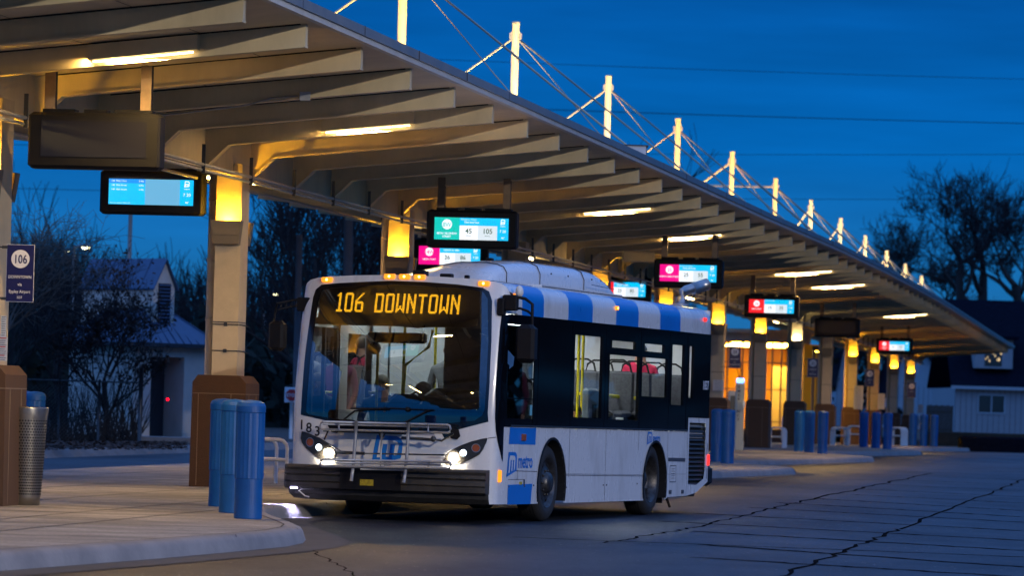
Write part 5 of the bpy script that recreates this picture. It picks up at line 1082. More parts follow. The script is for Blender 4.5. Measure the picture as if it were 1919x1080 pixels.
s = BB(); cw = Vector((.62, .45, 1.27)); pts = [cw + Vector((.23 * math.cos(t), .10 * math.sin(t), .2 * math.sin(t))) for t in [k * PI / 12 for k in range(25)]]; s.tube(pts, .015, 6); s.tube([cw, cw + Vector((0, -.2, -.2))], .02, 6); build('steering_wheel', s, M['black'], bus)
s = BB()
s.cbox(.02, .98, 1.42, 1.47, .4, 2.28, .02)
build('driver_partition', s, mat('partition', (.03, .032, .04), .25, coat=.4), bus)
s = BB(); s.cbox(.40, .90, .85, 1.3, .72, .86, .05); s.cbox(.42, .88, 1.22, 1.38, .8, 1.55, .05); build('driver_seat', s, M['blackcoat'], bus)
def seat(x, a, z0=.38, fc=1, w_=.44):
    s = BB(); y0 = a; s.cbox(x - w_ / 2, x + w_ / 2, y0, y0 + .42, z0 + .40, z0 + .48, .03); bk = y0 + .42 if fc == 1 else y0 - .06
    s.cbox(x - w_ / 2, x + w_ / 2, bk, bk + .07, z0 + .45, z0 + .98, .03); st = build('passenger_seat', s, M['seat'], bus)
    s = BB(); s.tube([(x - w_ / 2 + .03, bk + .03, z0 + .95), (x - .16, bk + .03, z0 + 1.07), (x - .08, bk + .03, z0 + 1.12), (x + .08, bk + .03, z0 + 1.12), (x + .16, bk + .03, z0 + 1.07), (x + w_ / 2 - .03, bk + .03, z0 + .95)], .014, 6); s.box(x - .03, x + .03, y0 + .1, y0 + .3, z0, z0 + .4); build('grab_rail', s, M['black'], st)
for a in (3.3, 4.1): seat(-1.02, a)
for a in (5.0, 5.75, 6.5, 7.3):
    for x in (-1.02, -.55): seat(x, a, .60)
for a in (5.15, 5.95, 6.8, 7.6):
    for x in (.92, .45): seat(x, a, .86)
for a in (4.45,): seat(.92, a, .22); seat(.45, a, .22)
s = BB()
def st_(x, a, z0=.38, z1=2.42, r_=.018): s.tube([(x, a, z0), (x, a, z1)], r_, 8)
for q in ((.86, bs(1084, 700, .86)[0]), (.86, bs(1092, 700, .86)[0]), (-.62, 3.0), (-.62, 4.6), (.30, 2.3)): st_(*q)
p1, p2, p3 = bs(1128, 660, .9)[0], bs(1089, 714, .95)[0], bs(1192, 720, .95)[0]; st_(.90, p1, 1.72, 2.42, .012); s.tube([(.95, p2, 1.53), (.95, p3, 1.51)], .022, 8); s.tube([(.86, bs(1079, 633, .86)[0], 2.26), (.86, bs(1093, 633, .86)[0], 2.26)], .018, 8)
s.tube([(.02, 1.0, 2.20), (-.02, .98, 2.0), (-.29, .95, 1.78), (-.31, .95, 1.3)], .020, 8); s.tube([(-.65, 1.0, .5), (-.65, 1.0, 2.0)], .018, 8); s.tube([(-.75, 1.0, 1.45), (-.65, 1.0, 1.45)], .016, 8); s.tube([(-.55, 1.6, .5), (-.53, 1.6, 2.3)], .018, 8); s.tube([(-.62, 3.0, 1.45), (-.25, 3.0, 1.45)], .016, 8)
build('stanchion', s, M['yellow'], bus)
s = BB(); b1_, b2_ = bs(1100, 730, 1.08)[0], bs(1118, 730, 1.08)[0]; s.cbox(1.02, 1.12, b1_, b2_, .4, 1.60, .03); s.box(1.12, 1.125, b1_ + .12, b2_ - .12, .95, 1.4, 1); build('wheelchair_barrier', s, [mat('barrier plastic', (.13, .16, .17), .5), M['black']], bus)
s = BB(); s.box(-.30, .10, .12, .14, 2.02, 2.12); s.cbox(-.45, .25, .05, .14, 2.02, 2.14, .02); build('sun_visor', s, M['dash'], bus)
s = BB(); s.sphere(bf(703, 653, .3), .075, 12); build('interior_mirror', s, M['black'], bus)
L_ = bpy.data.lights.new('step_light', 'SPOT'); L_.energy = 90; L_.color = (.62, .58, 1); L_.spot_size = math.radians(125); L_.spot_blend = .5; L_.shadow_soft_size = .03
lo = bpy.data.objects.new('step_light', L_); col.objects.link(lo); lo.parent = bus; lo.location = (-1.15, -.38, .33); lo.rotation_euler = Vector((.35, .12, 1.0)).to_track_quat('Z', 'Y').to_euler()
s = BB(); s.cbox(-1.18, -1.10, -.37, -.33, .32, .345, .005); build('step_lamp', s, emit('step lamp', (.62, .58, 1), 5), bus)

# ------------------------------------------------------------------ people
def person(label, P0, rz, pose, top, hair, skin='skin', pants=(.02, .02, .03), sc_=1.0, headturn=0.0):
    """one continuous skinned body; P0 seat / foot point in bus coordinates"""
    if pose == 'sit':
        J = {'pel': (0, 0, .12), 'sp': (0, .03, .32), 'ch': (0, .04, .50), 'nk': (0, .02, .63), 'hd': (0, -.02, .75), 'cr': (0, -.01, .83)}
        legs = [[(sx * .10, -.02, .10), (sx * .13, -.42, .12), (sx * .13, -.45, -.30), (sx * .13, -.58, -.34)] for sx in (-1, 1)]
        arms = [[(sx * .19, .04, .54), (sx * .25, -.04, .32), (sx * .18, -.28, .28), (sx * .16, -.36, .29)] for sx in (-1, 1)]
    else:
        J = {'pel': (0, 0, .95), 'sp': (0, .01, 1.15), 'ch': (0, .02, 1.33), 'nk': (0, .01, 1.48), 'hd': (0, -.01, 1.61), 'cr': (0, 0, 1.69)}
        legs = [[(sx * .10, 0, .9), (sx * .11, -.02, .5), (sx * .11, .02, .09), (sx * .11, -.13, .04)] for sx in (-1, 1)]
        arms = [[(sx * .20, .02, 1.38), (sx * .25, .03, 1.10), (sx * .22, -.08, .88), (sx * .21, -.10, .80)] for sx in (-1, 1)]
    vs, es, rs_ = [], [], []
    def add(p, r_, pa=None): vs.append(p); rs_.append(r_); (es.append((pa, len(vs) - 1)) if pa is not None else None); return len(vs) - 1
    pel = add(J['pel'], .15); sp = add(J['sp'], .135, pel); ch = add(J['ch'], .155, sp); nk = add(J['nk'], .055, ch); hd = add(J['hd'], .085, nk); cr = add(J['cr'], .07, hd)
    for L in legs:
        p_ = pel
        for q, r_ in zip(L, (.095, .065, .045, .035)): p_ = add(q, r_, p_)
    hands = []
    for A in arms:
        p_ = ch
        for q, r_ in zip(A, (.062, .045, .032, .030)): p_ = add(q, r_, p_)
        for f_ in (-.02, -.007, .007, .02): add((A[-1][0] + f_, A[-1][1] - .05 - .01 * (abs(f_) < .01), A[-1][2] - .03), .0085, p_)
        add((A[-1][0] - math.copysign(.035, A[-1][0]), A[-1][1] - .02, A[-1][2] - .01), .010, p_)
    me = bpy.data.meshes.new('body'); me.from_pydata(vs, es, []); ob = bpy.data.objects.new('body', me); col.objects.link(ob)
    md = ob.modifiers.new('skin', 'SKIN'); ob.modifiers.new('sub', 'SUBSURF').levels = 1; ob.modifiers['sub'].render_levels = 1
    for k, r_ in enumerate(rs_): me.skin_vertices[0].data[k].radius = (r_, r_)
    me.skin_vertices[0].data[0].use_root = True
    dg = bpy.context.evaluated_depsgraph_get(); dg.update(); m2 = bpy.data.meshes.new_from_object(ob.evaluated_get(dg)); bpy.data.objects.remove(ob)
    m2.materials.clear()
    pm = mat('trousers', pants, .9)
    for q in (M[top], M[skin], pm): m2.materials.append(q)
    zn = J['nk'][2] - .02; hz = arms[0][3]
    for p_ in m2.polygons:
        c_ = p_.center; p_.use_smooth = True
        ish = min((c_ - Vector(A[-1])).length for A in arms) < .085
        p_.material_index = 1 if (c_.z > zn or ish) else (2 if c_.z < J['pel'][2] - .0 and not min((c_ - Vector(A[k])).length for A in arms for k in (1, 2)) < .1 or (pose == 'sit' and c_.y < -.12 and c_.z < .2) else 0)
    wp = INFO[bus.name] @ pitch(Vector(P0)); root = thing('person', label, 'person', tuple(wp), BA + rz); root.scale = (sc_,) * 3
    b_ = bpy.data.objects.new('body', m2); col.objects.link(b_); b_.parent = root; INFO[b_.name] = INFO[root.name]
    h = Vector(J['hd']); hm = Matrix.Translation(h) @ Matrix.Rotation(headturn, 4, 'Z')
    s = MB(M=hm); s.sphere((0, .012, .04), .098, 14, 0, (.86, 1.0, .88)); 
    # trim the cap above the brow: lower faces removed by height
    s.f, s.m, s.sm = zip(*[(f, m_, q) for f, m_, q in zip(s.f, s.m, s.sm) if not (sum((hm.inverted() @ s.v[i]).z for i in f) / len(f) < .02 and sum((hm.inverted() @ s.v[i]).y for i in f) / len(f) < .02)]); s.f, s.m, s.sm = list(s.f), list(s.m), list(s.sm)
    build('hair', s, M[hair], root)
    s = MB(M=hm)
    s.sphere((0, -.088, -.005), .016, 8, 0, (.8, 1.1, 1.5)); s.sphere((0, -.05, -.045), .055, 10, 0, (.9, .8, .8))
    for sx in (-1, 1): s.sphere((sx * .085, .005, .0), .026, 8, 0, (.35, .8, 1.2))
    fc = build('face', s, M[skin], root)
    s = MB(M=hm)
    for sx in (-1, 1): s.sphere((sx * .032, -.082, .018), .010, 6); s.box(sx * .032 - .016, sx * .032 + .016, -.092, -.084, .034, .039)
    s.box(-.022, .022, -.096, -.09, -.048, -.043); build('eye', s, M['dark'], fc)
    return root
person('seated driver with short grey hair and dark uniform behind the windscreen', (.06, .62, .72), .5, 'sit', 'uniform', 'greyhair', headturn=.9)
person('passenger in dark coat standing in the aisle behind the yellow poles', (-.32, 2.7, .38), .3, 'stand', 'greycoat', 'darkhair', sc_=1.0)
person('passenger in dark clothes seated behind the left half of the windscreen', (-.85, 1.75, .80), .2, 'sit', 'blackcoat', 'greyhair')
person('passenger in purple coat standing at the back of the aisle', (-.15, 4.4, .38), .2, 'stand', 'purple', 'darkhair', sc_=.98)
person('passenger in red coat and dark hair seen through the rear side windows', (.66, bs(1200, 690, .66)[0], 1.36), .5, 'sit', 'redcoat', 'darkhair', headturn=2.4)
person('passenger slumped in a grey sweater at the first large side window', (.80, bs(1078, 765, .80)[0], .58), .15, 'sit', 'greycoat', 'darkhair', sc_=.95)
# dark jacket hung behind the driver
c = bf(878, 682, 1.2); s = MB(post=lambda p: INFO[bus.name] @ p); rnd = random.Random(3)
pr = [(-.10, .42), (-.2, .40), (-.26, .33), (-.24, .2), (-.18, .08), (-.2, -.3), (-.15, -.36), (.2, -.36), (.25, -.2), (.24, .2), (.2, .33), (.12, .36), (.05, .33), (0, .30), (-.05, .34)]
s.extrude([(c.x + x, c.z + z) for x, z in pr], .14, 0, f=lambda x, y, z: (x, c.y + z + .03 * math.sin(9 * x + 5 * y), y))
tag(build('hanging_jacket', s, M['blackcoat']), 'bulky black jacket hanging beside the driver behind the windscreen', 'jacket')
# ------------------------------------------------------------------ trees
def grow(mb, p, d, L, r_, lvl, rnd, P, tw):
    n_ = 3 if lvl > 0 else 2; pts = [p]; rad = [r_]; q = p.copy(); dd = d.copy()
    for k in range(n_):
        dd = (dd + Vector((rnd.uniform(-1, 1), rnd.uniform(-1, 1), rnd.uniform(-1, 1))) * P['wig'] + Vector((0, 0, P['up']))).normalized(); q = q + dd * (L / n_); pts.append(q.copy()); rad.append(r_ * (1 - .38 * (k + 1) / n_))
    (mb if lvl >= P['lv'] - 2 else tw).tube(pts, rad, 6 if lvl >= P['lv'] - 1 else 3, 0, caps=False)
    if lvl == 0: return
    nb = P['nb'][P['lv'] - lvl] if P['lv'] - lvl < len(P['nb']) else 4
    for b in range(nb):
        t = rnd.uniform(.35, 1) if b else 1.0; i = min(n_ - 1, int(t * n_)); o = pts[i].lerp(pts[i + 1], t * n_ - i) if t < 1 else pts[-1]
        side = Vector((rnd.uniform(-1, 1), rnd.uniform(-1, 1), rnd.uniform(-.3, .6))).normalized(); nd = (dd * P['fw'] + side * P['sp']).normalized()
        if P.get('droop') and lvl <= 2: nd = (nd + Vector((0, 0, -P['droop']))).normalized()
        grow(mb, o, nd, L * rnd.uniform(.55, .85), max(rad[min(i + 1, n_)] * rnd.uniform(.55, .8), P['rmin']), lvl - 1, rnd, P, tw)
def tree(px, py, Z, H, seed, label, r_=.25, lv=5, nb=(4, 4, 4, 3, 4), wig=.22, up=.08, fw=1.0, sp=.85, rmin=.012, group='bare trees behind the terminal', lean=(0, 0), matn='bark', droop=0, L0=None, leaves=0):
    p = at(px, py, Z); rnd = random.Random(seed); t = thing('bare_tree' if not leaves else 'shrub_tree', label, 'tree', tuple(p), 0, group)
    P = dict(wig=wig, up=up, fw=fw, sp=sp, lv=lv, nb=nb, rmin=rmin, droop=droop); tr, tw = MB(), MB()
    grow(tr, p - Vector((0, 0, .3)), Vector((lean[0], lean[1], 1)).normalized(), L0 or H * .34, r_, lv, rnd, P, tw)
    build('trunk', tr, M[matn], t, world=True); build('twigs', tw, M['twig' if matn == 'bark' else matn], t, world=True)
    if leaves:
        lf = MB()
        for _ in range(leaves):
            b = rnd.choice(tw.v); b = b + Vector((rnd.gauss(0, .12), rnd.gauss(0, .12), rnd.gauss(0, .12))); a = Vector((rnd.uniform(-1, 1), rnd.uniform(-1, 1), rnd.uniform(-1, 1))).normalized() * rnd.uniform(.03, .07); c = Vector((rnd.uniform(-1, 1), rnd.uniform(-1, 1), rnd.uniform(-1, 1))).normalized() * .04
            lf.poly([b - a, b + c, b + a, b - c])
        build('leaves', lf, M['leafd'], t, world=True)
    return t
tree(200, 830, 100, 5.2, 11, 'dark leafy tree growing in front of the pump house', .09, lv=5, nb=(5, 5, 4, 4, 4), sp=.75, rmin=.006, leaves=2600, L0=1.7)
tree(120, 835, 103, 6.5, 12, 'bare tree left of the pump house behind the fence', .10, lv=5, nb=(5, 4, 4, 4, 4), rmin=.007, L0=2.0)
tree(20, 830, 98, 7, 13, 'bare tree at the left edge behind the first column', .11, lv=5, nb=(5, 4, 4, 4, 4), rmin=.007, L0=2.1)
tree(-60, 700, 84, 4.5, 15, 'pale weeping tree reaching in from the left edge', .06, lv=5, nb=(6, 5, 4, 4, 3), droop=.45, matn='bark2', rmin=.005, lean=(.6, 0), L0=1.6, sp=.9)
for i, (px, py, Z, H, r_, L) in enumerate([(560, 800, 150, 11, .20, 'tall bare tree left of the bus windscreen'), (598, 800, 145, 11, .22, 'forked bare tree directly above the bus left mirror'), (700, 800, 150, 12, .30, 'stout forked bare tree behind the bus roof'), (480, 800, 160, 10, .18, 'bare tree just right of the second column'), (650, 800, 170, 11, .18, 'thin bare tree between two stout ones behind the bus'), (370, 790, 165, 7, .15, 'bare tree behind the pump house, left of the second column'), (300, 790, 170, 6.5, .15, 'low bare tree over the pump house roof')]):
    tree(px, py, Z, H, 30 + i, L, r_, lv=5, nb=(4, 4, 4, 4, 4), rmin=.016, sp=.65, wig=.2)
tree(1064, 780, 215, 14.6, 51, 'bare treetop rising behind the second visible mast', .25, lv=5, rmin=.02, nb=(4, 4, 4, 4, 4), sp=.6); tree(1225, 780, 230, 11.0, 52, 'bare treetop beside the white rooftop box', .22, lv=5, rmin=.02, nb=(4, 4, 4, 4, 4), sp=.6)
for i, (px, py, Z, H, r_, le, L) in enumerate([(1790, 600, 330, 15, .42, (-.05, 0), 'tall bare tree whose trunk rises highest but one, above the canopy end'), (1838, 640, 335, 17, .55, (.05, 0), 'tallest bare tree with a crooked trunk at right'), (1700, 640, 345, 12, .40, (-.15, 0), 'spreading bare tree above the last masts'), (1925, 640, 325, 14, .5, (-.1, 0), 'bare tree cut off by the right edge of the photo'), (1880, 640, 350, 11, .4, (.2, 0), 'lower bare tree between the two tallest at right'), (1760, 640, 360, 9, .35, (.1, 0), 'low bare tree just above the canopy end')]):
    tree(px, py, Z, H * 1.05, 70 + i, L, r_, lv=6, nb=(3, 3, 4, 4, 3, 3), rmin=.026, sp=.95, wig=.34, lean=le, group='big bare trees beyond the houses', L0=H * .33)
# distant wood, shrubs and a dark evergreen mass
wd_ = MB(); rnd = random.Random(5)
P = dict(wig=.15, up=.12, fw=1.1, sp=.5, lv=4, nb=(5, 4, 4, 3), rmin=.018, droop=0)
for k in range(58):
    px = rnd.uniform(-60, 760) if k < 46 else rnd.uniform(1500, 1960); Z = rnd.uniform(175, 240) if k < 46 else rnd.uniform(300, 380); p = at(px, 790, Z); p.z = 0
    H = rnd.uniform(5, 8.5) if k < 46 else rnd.uniform(5, 9)
    if px > 250 and k < 46: H *= .9
    grow(wd_, p, Vector((rnd.uniform(-.2, .2), 0, 1)).normalized(), H * .4, .12, 4, rnd, P, wd_)
for k in range(40):  # bare trees out of view, added to fill the bus window reflections
    t_ = k / 40; p = Vector((60 + 130 * t_ + rnd.uniform(-8, 8), 230 - 130 * t_ + rnd.uniform(-10, 10), 0)); grow(wd_, p, Vector((rnd.uniform(-.2, .2), 0, 1)).normalized(), rnd.uniform(7, 10) * .4, .2, 3, rnd, P, wd_)
tag(build('distant_wood', wd_, M['twig']), 'hazy dark wood of bare trees far behind the terminal', 'wood', kind='stuff')
sh = MB()
for k in range(9000):
    px = rnd.uniform(-40, 620) if k < 6000 else rnd.uniform(1540, 1960); Z = rnd.uniform(150, 175) if k < 6000 else rnd.uniform(285, 300); hmax = (3.2 + .8 * math.sin(px * .02) + .5 * math.sin(px * .07)) if k < 6000 else (7.6 + 1.2 * math.sin(px * .03))
    p = at(px, 790, Z); p.z = rnd.uniform(0, 1) ** .8 * hmax; a = Vector((rnd.uniform(-1, 1), 0, rnd.uniform(-1, 1))).normalized() * rnd.uniform(.2, .55); b = Vector((rnd.uniform(-1, 1), rnd.uniform(-1, 1), rnd.uniform(-1, 1))).normalized() * .22
    sh.poly([p - a, p + b, p + a, p - b])
for k in range(14000):  # evergreen mass out of view, added to darken reflections in the bus windows
    t_ = rnd.random(); b = Vector((45 + 160 * t_, 225 - 150 * t_, 0)); p = b + Vector((rnd.uniform(-4, 4), rnd.uniform(-4, 4), rnd.uniform(0, 1) ** .7 * (11 + 3 * math.sin(t_ * 30)))); a = Vector((rnd.uniform(-1, 1), rnd.uniform(-1, 1), rnd.uniform(-1, 1))).normalized() * rnd.uniform(.5, 1.4); b = Vector((rnd.uniform(-1, 1), rnd.uniform(-1, 1), rnd.uniform(-1, 1))).normalized() * .9
    if p.x > .135 * p.y + 2: sh.poly([p - a, p + b, p + a, p - b])
tag(build('hedge', sh, M['evergreen']), 'low dark hedges and brush behind the lots, with unseen mass added for reflections', 'hedge', kind='stuff')
br = MB()
for k in range(420):
    px = rnd.uniform(60, 262); Z = rnd.uniform(99, 102); p = at(px, 835, Z); p.z = .16; L = rnd.uniform(.4, 1.6); q = p + Vector((rnd.uniform(-.5, .5), rnd.uniform(-.2, .2), L)); br.tube([p, p.lerp(q, .5) + Vector((rnd.uniform(-.12, .12), 0, 0)), q], [.012, .009, .004], 3, caps=False)
tag(build('dry_brush', br, M['bark']), 'dry brush tangled along the chain link fence', 'brush', kind='stuff')
lv_ = MB()
for k in range(1600):
    p = on(rnd.uniform(60, 350), rnd.uniform(832, 846), .15); p.z = .16 + rnd.uniform(0, .05); a = rnd.uniform(0, 6)
    lv_.poly([p + Vector((.05 * math.cos(a + q), .05 * math.sin(a + q), .02 * (q % 2))) for q in (0, 1.5, 3, 4.6)])
tag(build('fallen_leaves', lv_, M['leafd']), 'fallen brown leaves along the far kerb', 'leaves', kind='stuff')
# chain link fence
fe = thing('chain_link_fence', 'rusty chain link fence with barbed wire arms before the pump house', 'fence', tuple(at(160, 830, 98)))
s = MB(); fp = [at(px, 832, 98 + (262 - px) * .01) for px in (-10, 110, 184, 262)]
for k, p in enumerate(fp): p.z = .15; s.tube([p, p + Vector((0, 0, 1.45))], .03, 8)
tp = [p + Vector((0, 0, 1.40)) for p in fp]; s.tube(tp, .022, 6)
e = at(262, 830, 98); s.tube([Vector((e.x, e.y, .15)), Vector((e.x, e.y, 1.9))], .05, 8)
build('posts_and_rail', s, M['dkmetal'], fe, world=True)
s = MB()
for x0, x1 in ((fp[0].x, fp[-1].x),):
    n_ = int((x1 - x0) / .09)
    for k in range(n_):
        for sg in (1, -1):
            xa_ = x0 + k * .09; xb_ = xa_ + sg * 1.25
            if xb_ > x1 or xb_ < x0: continue
            s.tube([(xa_, 98.2, .2), (xb_, 98.2, 1.45)], .0028, 3, caps=False)
for z in (1.55, 1.65, 1.75): s.tube([(fp[2].x, 98, z), (e.x, 98, z)], .006, 3)
build('mesh', s, M['dkmetal'], fe, world=True)

# pump house
Zb = 107.0; cz0 = .15; PC = at(247, 822, Zb); PC.z = cz0; th = math.radians(42); fx = Vector((math.cos(th), math.sin(th), 0)); lx = Vector((-math.sin(th), math.cos(th), 0))
ph = thing('pump_house', 'small pale block building with hipped metal roof, louvred cupola and dark door recess', 'building', tuple(PC))
Q = lambda a, b, z: PC + fx * a + lx * b + Vector((0, 0, z))
wf = (373 - 247) / F * Zb / math.cos(th) * 1.0; wl = 2.7; hw_ = 2.42
d0, d1 = .13 * wf + .02, .0; dA = (278 - 247) / F * Zb / math.cos(th); dB = (336 - 247) / F * Zb / math.cos(th); dh = 2.08
s = MB()
def wallq(a0, b0, a1, b1, z0, z1, m=0): s.quad(Q(a0, b0, z0), Q(a1, b1, z0), Q(a1, b1, z1), Q(a0, b0, z1), m)
wallq(0, 0, dA, 0, 0, hw_); wallq(dB, 0, wf, 0, 0, hw_); wallq(dA, 0, dB, 0, dh, hw_); wallq(wf, 0, wf, wl, 0, hw_); wallq(wf, wl, 0, wl, 0, hw_); wallq(0, wl, 0, 0, 0, hw_)
wallq(dA, 0, dA, .8, 0, dh); wallq(dB, .8, dB, 0, 0, dh); s.quad(Q(dA, 0, dh), Q(dB, 0, dh), Q(dB, .8, dh), Q(dA, .8, dh))
build('wall', s, M['wallb'], ph, world=True)
s = MB(); wallq(dA, .8, dB, .8, 0, dh); dr = build('door', s, M['louvre'], ph, world=True)
s = MB(); c = at(315, 749, Zb + .35); s.sphere(c, .035, 8); build('keypad_light', s, M['reddot'], ph, world=True)
s = MB(); ov = .28; ez = hw_ + .0; E_ = [Q(-ov, -ov, ez), Q(wf + ov, -ov, ez), Q(wf + ov, wl + ov, ez), Q(-ov, wl + ov, ez)]; T1 = Q(wf / 2, .95, ez + 1.15); T2 = Q(wf / 2, wl - .95, ez + 1.15)
s.poly([E_[0], E_[1], T1]); s.poly([E_[1], E_[2], T2, T1]); s.poly([E_[2], E_[3], T2]); s.poly([E_[3], E_[0], T1, T2])
def seam(a, b): s.tube([a + Vector((0, 0, .012)), b + Vector((0, 0, .012))], .014, 4)
for k in range(1, 12):
    t = k / 12; a = E_[0].lerp(E_[1], t); w_ = 1 - abs(2 * t - 1); seam(a, a.lerp(Q(wf * t, .95 * w_ + 0, ez + 1.15 * w_), 1.0))
    a = E_[3].lerp(E_[0], t); b = T2.lerp(T1, t); seam(a, b)
for a, b in ((E_[0], T1), (E_[1], T1), (E_[3], T2), (T1, T2)): seam(a, b)
for k in range(4): a, b = E_[k], E_[(k + 1) % 4]; s.hexa([a + Vector((0, 0, -.10)), b + Vector((0, 0, -.10)), b * 1.0 + Vector((0, .02, -.10)), a + Vector((0, .02, -.10)), a, b, b + Vector((0, .02, 0)), a + Vector((0, .02, 0))], 1)
rf = build('roof', s, [M['metalroof'], M['louvre']], ph, world=True)
s = MB(); cw0 = (290 - 247) / F * Zb / math.cos(th); cw1 = (327 - 247) / F * Zb / math.cos(th); c0 = -.12; zb0 = at(300, 620, Zb).z - .05; zev = at(300, 538, Zb).z; zpk = at(310, 487, Zb).z; cl = 3.3; b0_ = .28
G0 = lambda a, b, z: PC + fx * a + lx * b + Vector((0, 0, z - PC.z))
cm_ = (cw0 + cw1) / 2; s.poly([G0(cw0, b0_, zb0), G0(cw1, b0_, zb0), G0(cw1, b0_, zev), G0(cm_, b0_, zpk), G0(cw0, b0_, zev)]); s.quad(G0(cw0, b0_, zb0), G0(cw0, cl, zb0), G0(cw0, cl, zev), G0(cw0, b0_, zev)); s.quad(G0(cw1, b0_, zb0), G0(cw1, cl, zb0), G0(cw1, cl, zev), G0(cw1, b0_, zev))
s.poly([G0(cw0, cl, zb0), G0(cw1, cl, zb0), G0(cw1, cl, zev), G0(cm_, cl, zpk), G0(cw0, cl, zev)])
cu = build('cupola', s, M['wallb'], ph, world=True)
s = MB(); lo_, hi_ = at(310, 605, Zb).z, at(310, 530, Zb).z; a0, a1 = cw0 + (cw1 - cw0) * .22, cw0 + (cw1 - cw0) * .80
s.hexa([G0(a0, b0_ - .02, lo_), G0(a1, b0_ - .02, lo_), G0(a1, b0_ - .005, lo_), G0(a0, b0_ - .005, lo_), G0(a0, b0_ - .02, hi_), G0(a1, b0_ - .02, hi_), G0(a1, b0_ - .005, hi_), G0(a0, b0_ - .005, hi_)])
for k in range(11): z = lo_ + (hi_ - lo_) * (k + .5) / 11; s.hexa([G0(a0, b0_ - .06, z - .02), G0(a1, b0_ - .06, z - .02), G0(a1, b0_ - .02, z + .01), G0(a0, b0_ - .02, z + .01), G0(a0, b0_ - .06, z - .005), G0(a1, b0_ - .06, z - .005), G0(a1, b0_ - .02, z + .025), G0(a0, b0_ - .02, z + .025)], 1)
build('louvre', s, [M['dark'], M['metalroof']], cu, world=True)
s = MB()
for sg in (0, 1):
    e0 = cw0 - .06 if sg == 0 else cw1 + .06; s.hexa([G0(e0, b0_ - .1, zev - .06), G0(e0, cl + .1, zev - .06), G0(cm_, cl + .1, zpk + .02), G0(cm_, b0_ - .1, zpk + .02), G0(e0, b0_ - .1, zev - .02), G0(e0, cl + .1, zev - .02), G0(cm_, cl + .1, zpk + .06), G0(cm_, b0_ - .1, zpk + .06)])
    for k in range(1, 6): b_ = b0_ + (cl - b0_) * k / 6; s.tube([G0(e0, b_, zev - .01), G0(cm_, b_, zpk + .07)], .014, 4)
build('cupola_roof', s, M['metalroof'], cu, world=True)
# concrete step
s = MB(); a, b = at(255, 828, 103), at(390, 822, 103); s.box(a.x, b.x, 103, 104.5, .15, .27); tag(build('concrete_step', s, M['kerb']), 'low concrete slab before the pump house door', 'step')

# ------------------------------------------------------------------ lamps, poles, sign, car
def lampost(px, pyb, pyt, Z, label, hx=12, lit=True, r_=.07, arm=True):
    a, b = at(px, pyb, Z), at(px, pyt, Z); b.x = a.x; t = thing('street_lamp', label, 'street lamp', tuple(a), 0, 'parking lot lamps'); s = MB(); s.tube([a, b], [r_, r_ * .8], 10); build('pole', s, M['white'], t, world=True)
    if arm:
        L = hx / F * Z; s = MB(); s.tube([b - Vector((0, 0, .04)), b + Vector((L, 0, .04))], .05, 8); s.cbox(b.x + L * .5, b.x + L * 1.9, b.y - .15, b.y + .15, b.z - .02, b.z + .09, .02); h = build('lamp_head', s, M['galv'], t, world=True)
        if lit: s = MB(); s.sphere((b.x + L * 1.3, b.y, b.z - .02), .5, 12, 0, (L * .9, .25, .14)); build('lens', s, M['street'], h, world=True)
    return t
lampost(489, 800, 549, 165, 'white lamp post with lit head between second column and bus', 17)
lampost(234, 800, 395, 150, 'tall white pole rising behind the pump house cupola', 10, r_=.09, arm=False)
lampost(130, 800, 462, 160, 'parking lot lamp shining through the branches over the pump house', 17, r_=.05)
lampost(112, 800, 470, 210, 'fainter distant lamp left of the bright one over the pump house', 6, r_=.04)
LP_ = Vector((26, 6, 0)); t = thing('street_lamp', 'added tall lamp out of view on the right, brightening the bus', 'street lamp', tuple(LP_)); s = MB(); s.tube([LP_, LP_ + Vector((0, 0, 14))], [.1, .07], 10); build('pole', s, M['white'], t, world=True)  # added lamp with no visible source, brightens the bus front and side
s = MB(); s.cbox(25.2, 26.2, 5.8, 6.4, 13.95, 14.1, .03); build('lamp_head', s, M['galv'], t, world=True)
L_ = bpy.data.lights.new('added_bus_fill', 'AREA'); L_.shape = 'DISK'; L_.size = .6; L_.energy = 14500; L_.color = (1, .89, .76); lo = bpy.data.objects.new('added_bus_fill', L_); col.objects.link(lo); lo.parent = t; lo.location = (-.3, .1, 13.9); lo.rotation_euler = (Vector((25.7, 6, 13.9)) - Vector((2, 55, 1.2))).to_track_quat('Z', 'Y').to_euler()
s = MB(); a, b = at(650, 800, 125), at(654, 405, 125); s.tube([a, b], [.16, .13], 12); tag(build('utility_pole', s, M['pole']), 'thick dark pole rising behind the bus roof corner', 'pole')
s = MB(); a, b = at(553, 850, 120), at(562, 440, 120); s.tube([a, b], [.10, .085], 12); tag(build('utility_pole', s, M['pole']), 'slim grey pole rising behind the bus mirror arm', 'pole')
t = thing('stop_sign', 'small red octagonal stop sign on a white board left of the bus', 'road sign', tuple(at(547, 800, 118)))
c = at(547.5, 741, 118); s = MB(); s.cbox(c.x - .20, c.x + .20, 118, 118.03, c.z - .21, c.z + .21, .01); s.poly([(c.x + .17 * math.cos(PI / 8 + k * PI / 4), 117.99, c.z + .17 * math.sin(PI / 8 + k * PI / 4)) for k in range(8)], 1); text(s, 'STOP', .12, Matrix.Translation((c.x, 117.985, c.z - .045)) @ Matrix.Rotation(PI / 2, 4, 'X'), 0, heavy=.02); build('board', s, [M['signwhite'], M['red']], t, world=True)
s = MB(); a = at(545, 848, 118); s.tube([a, (c.x, 118.05, c.z)], .05, 8); build('post', s, M['white'], t, world=True)
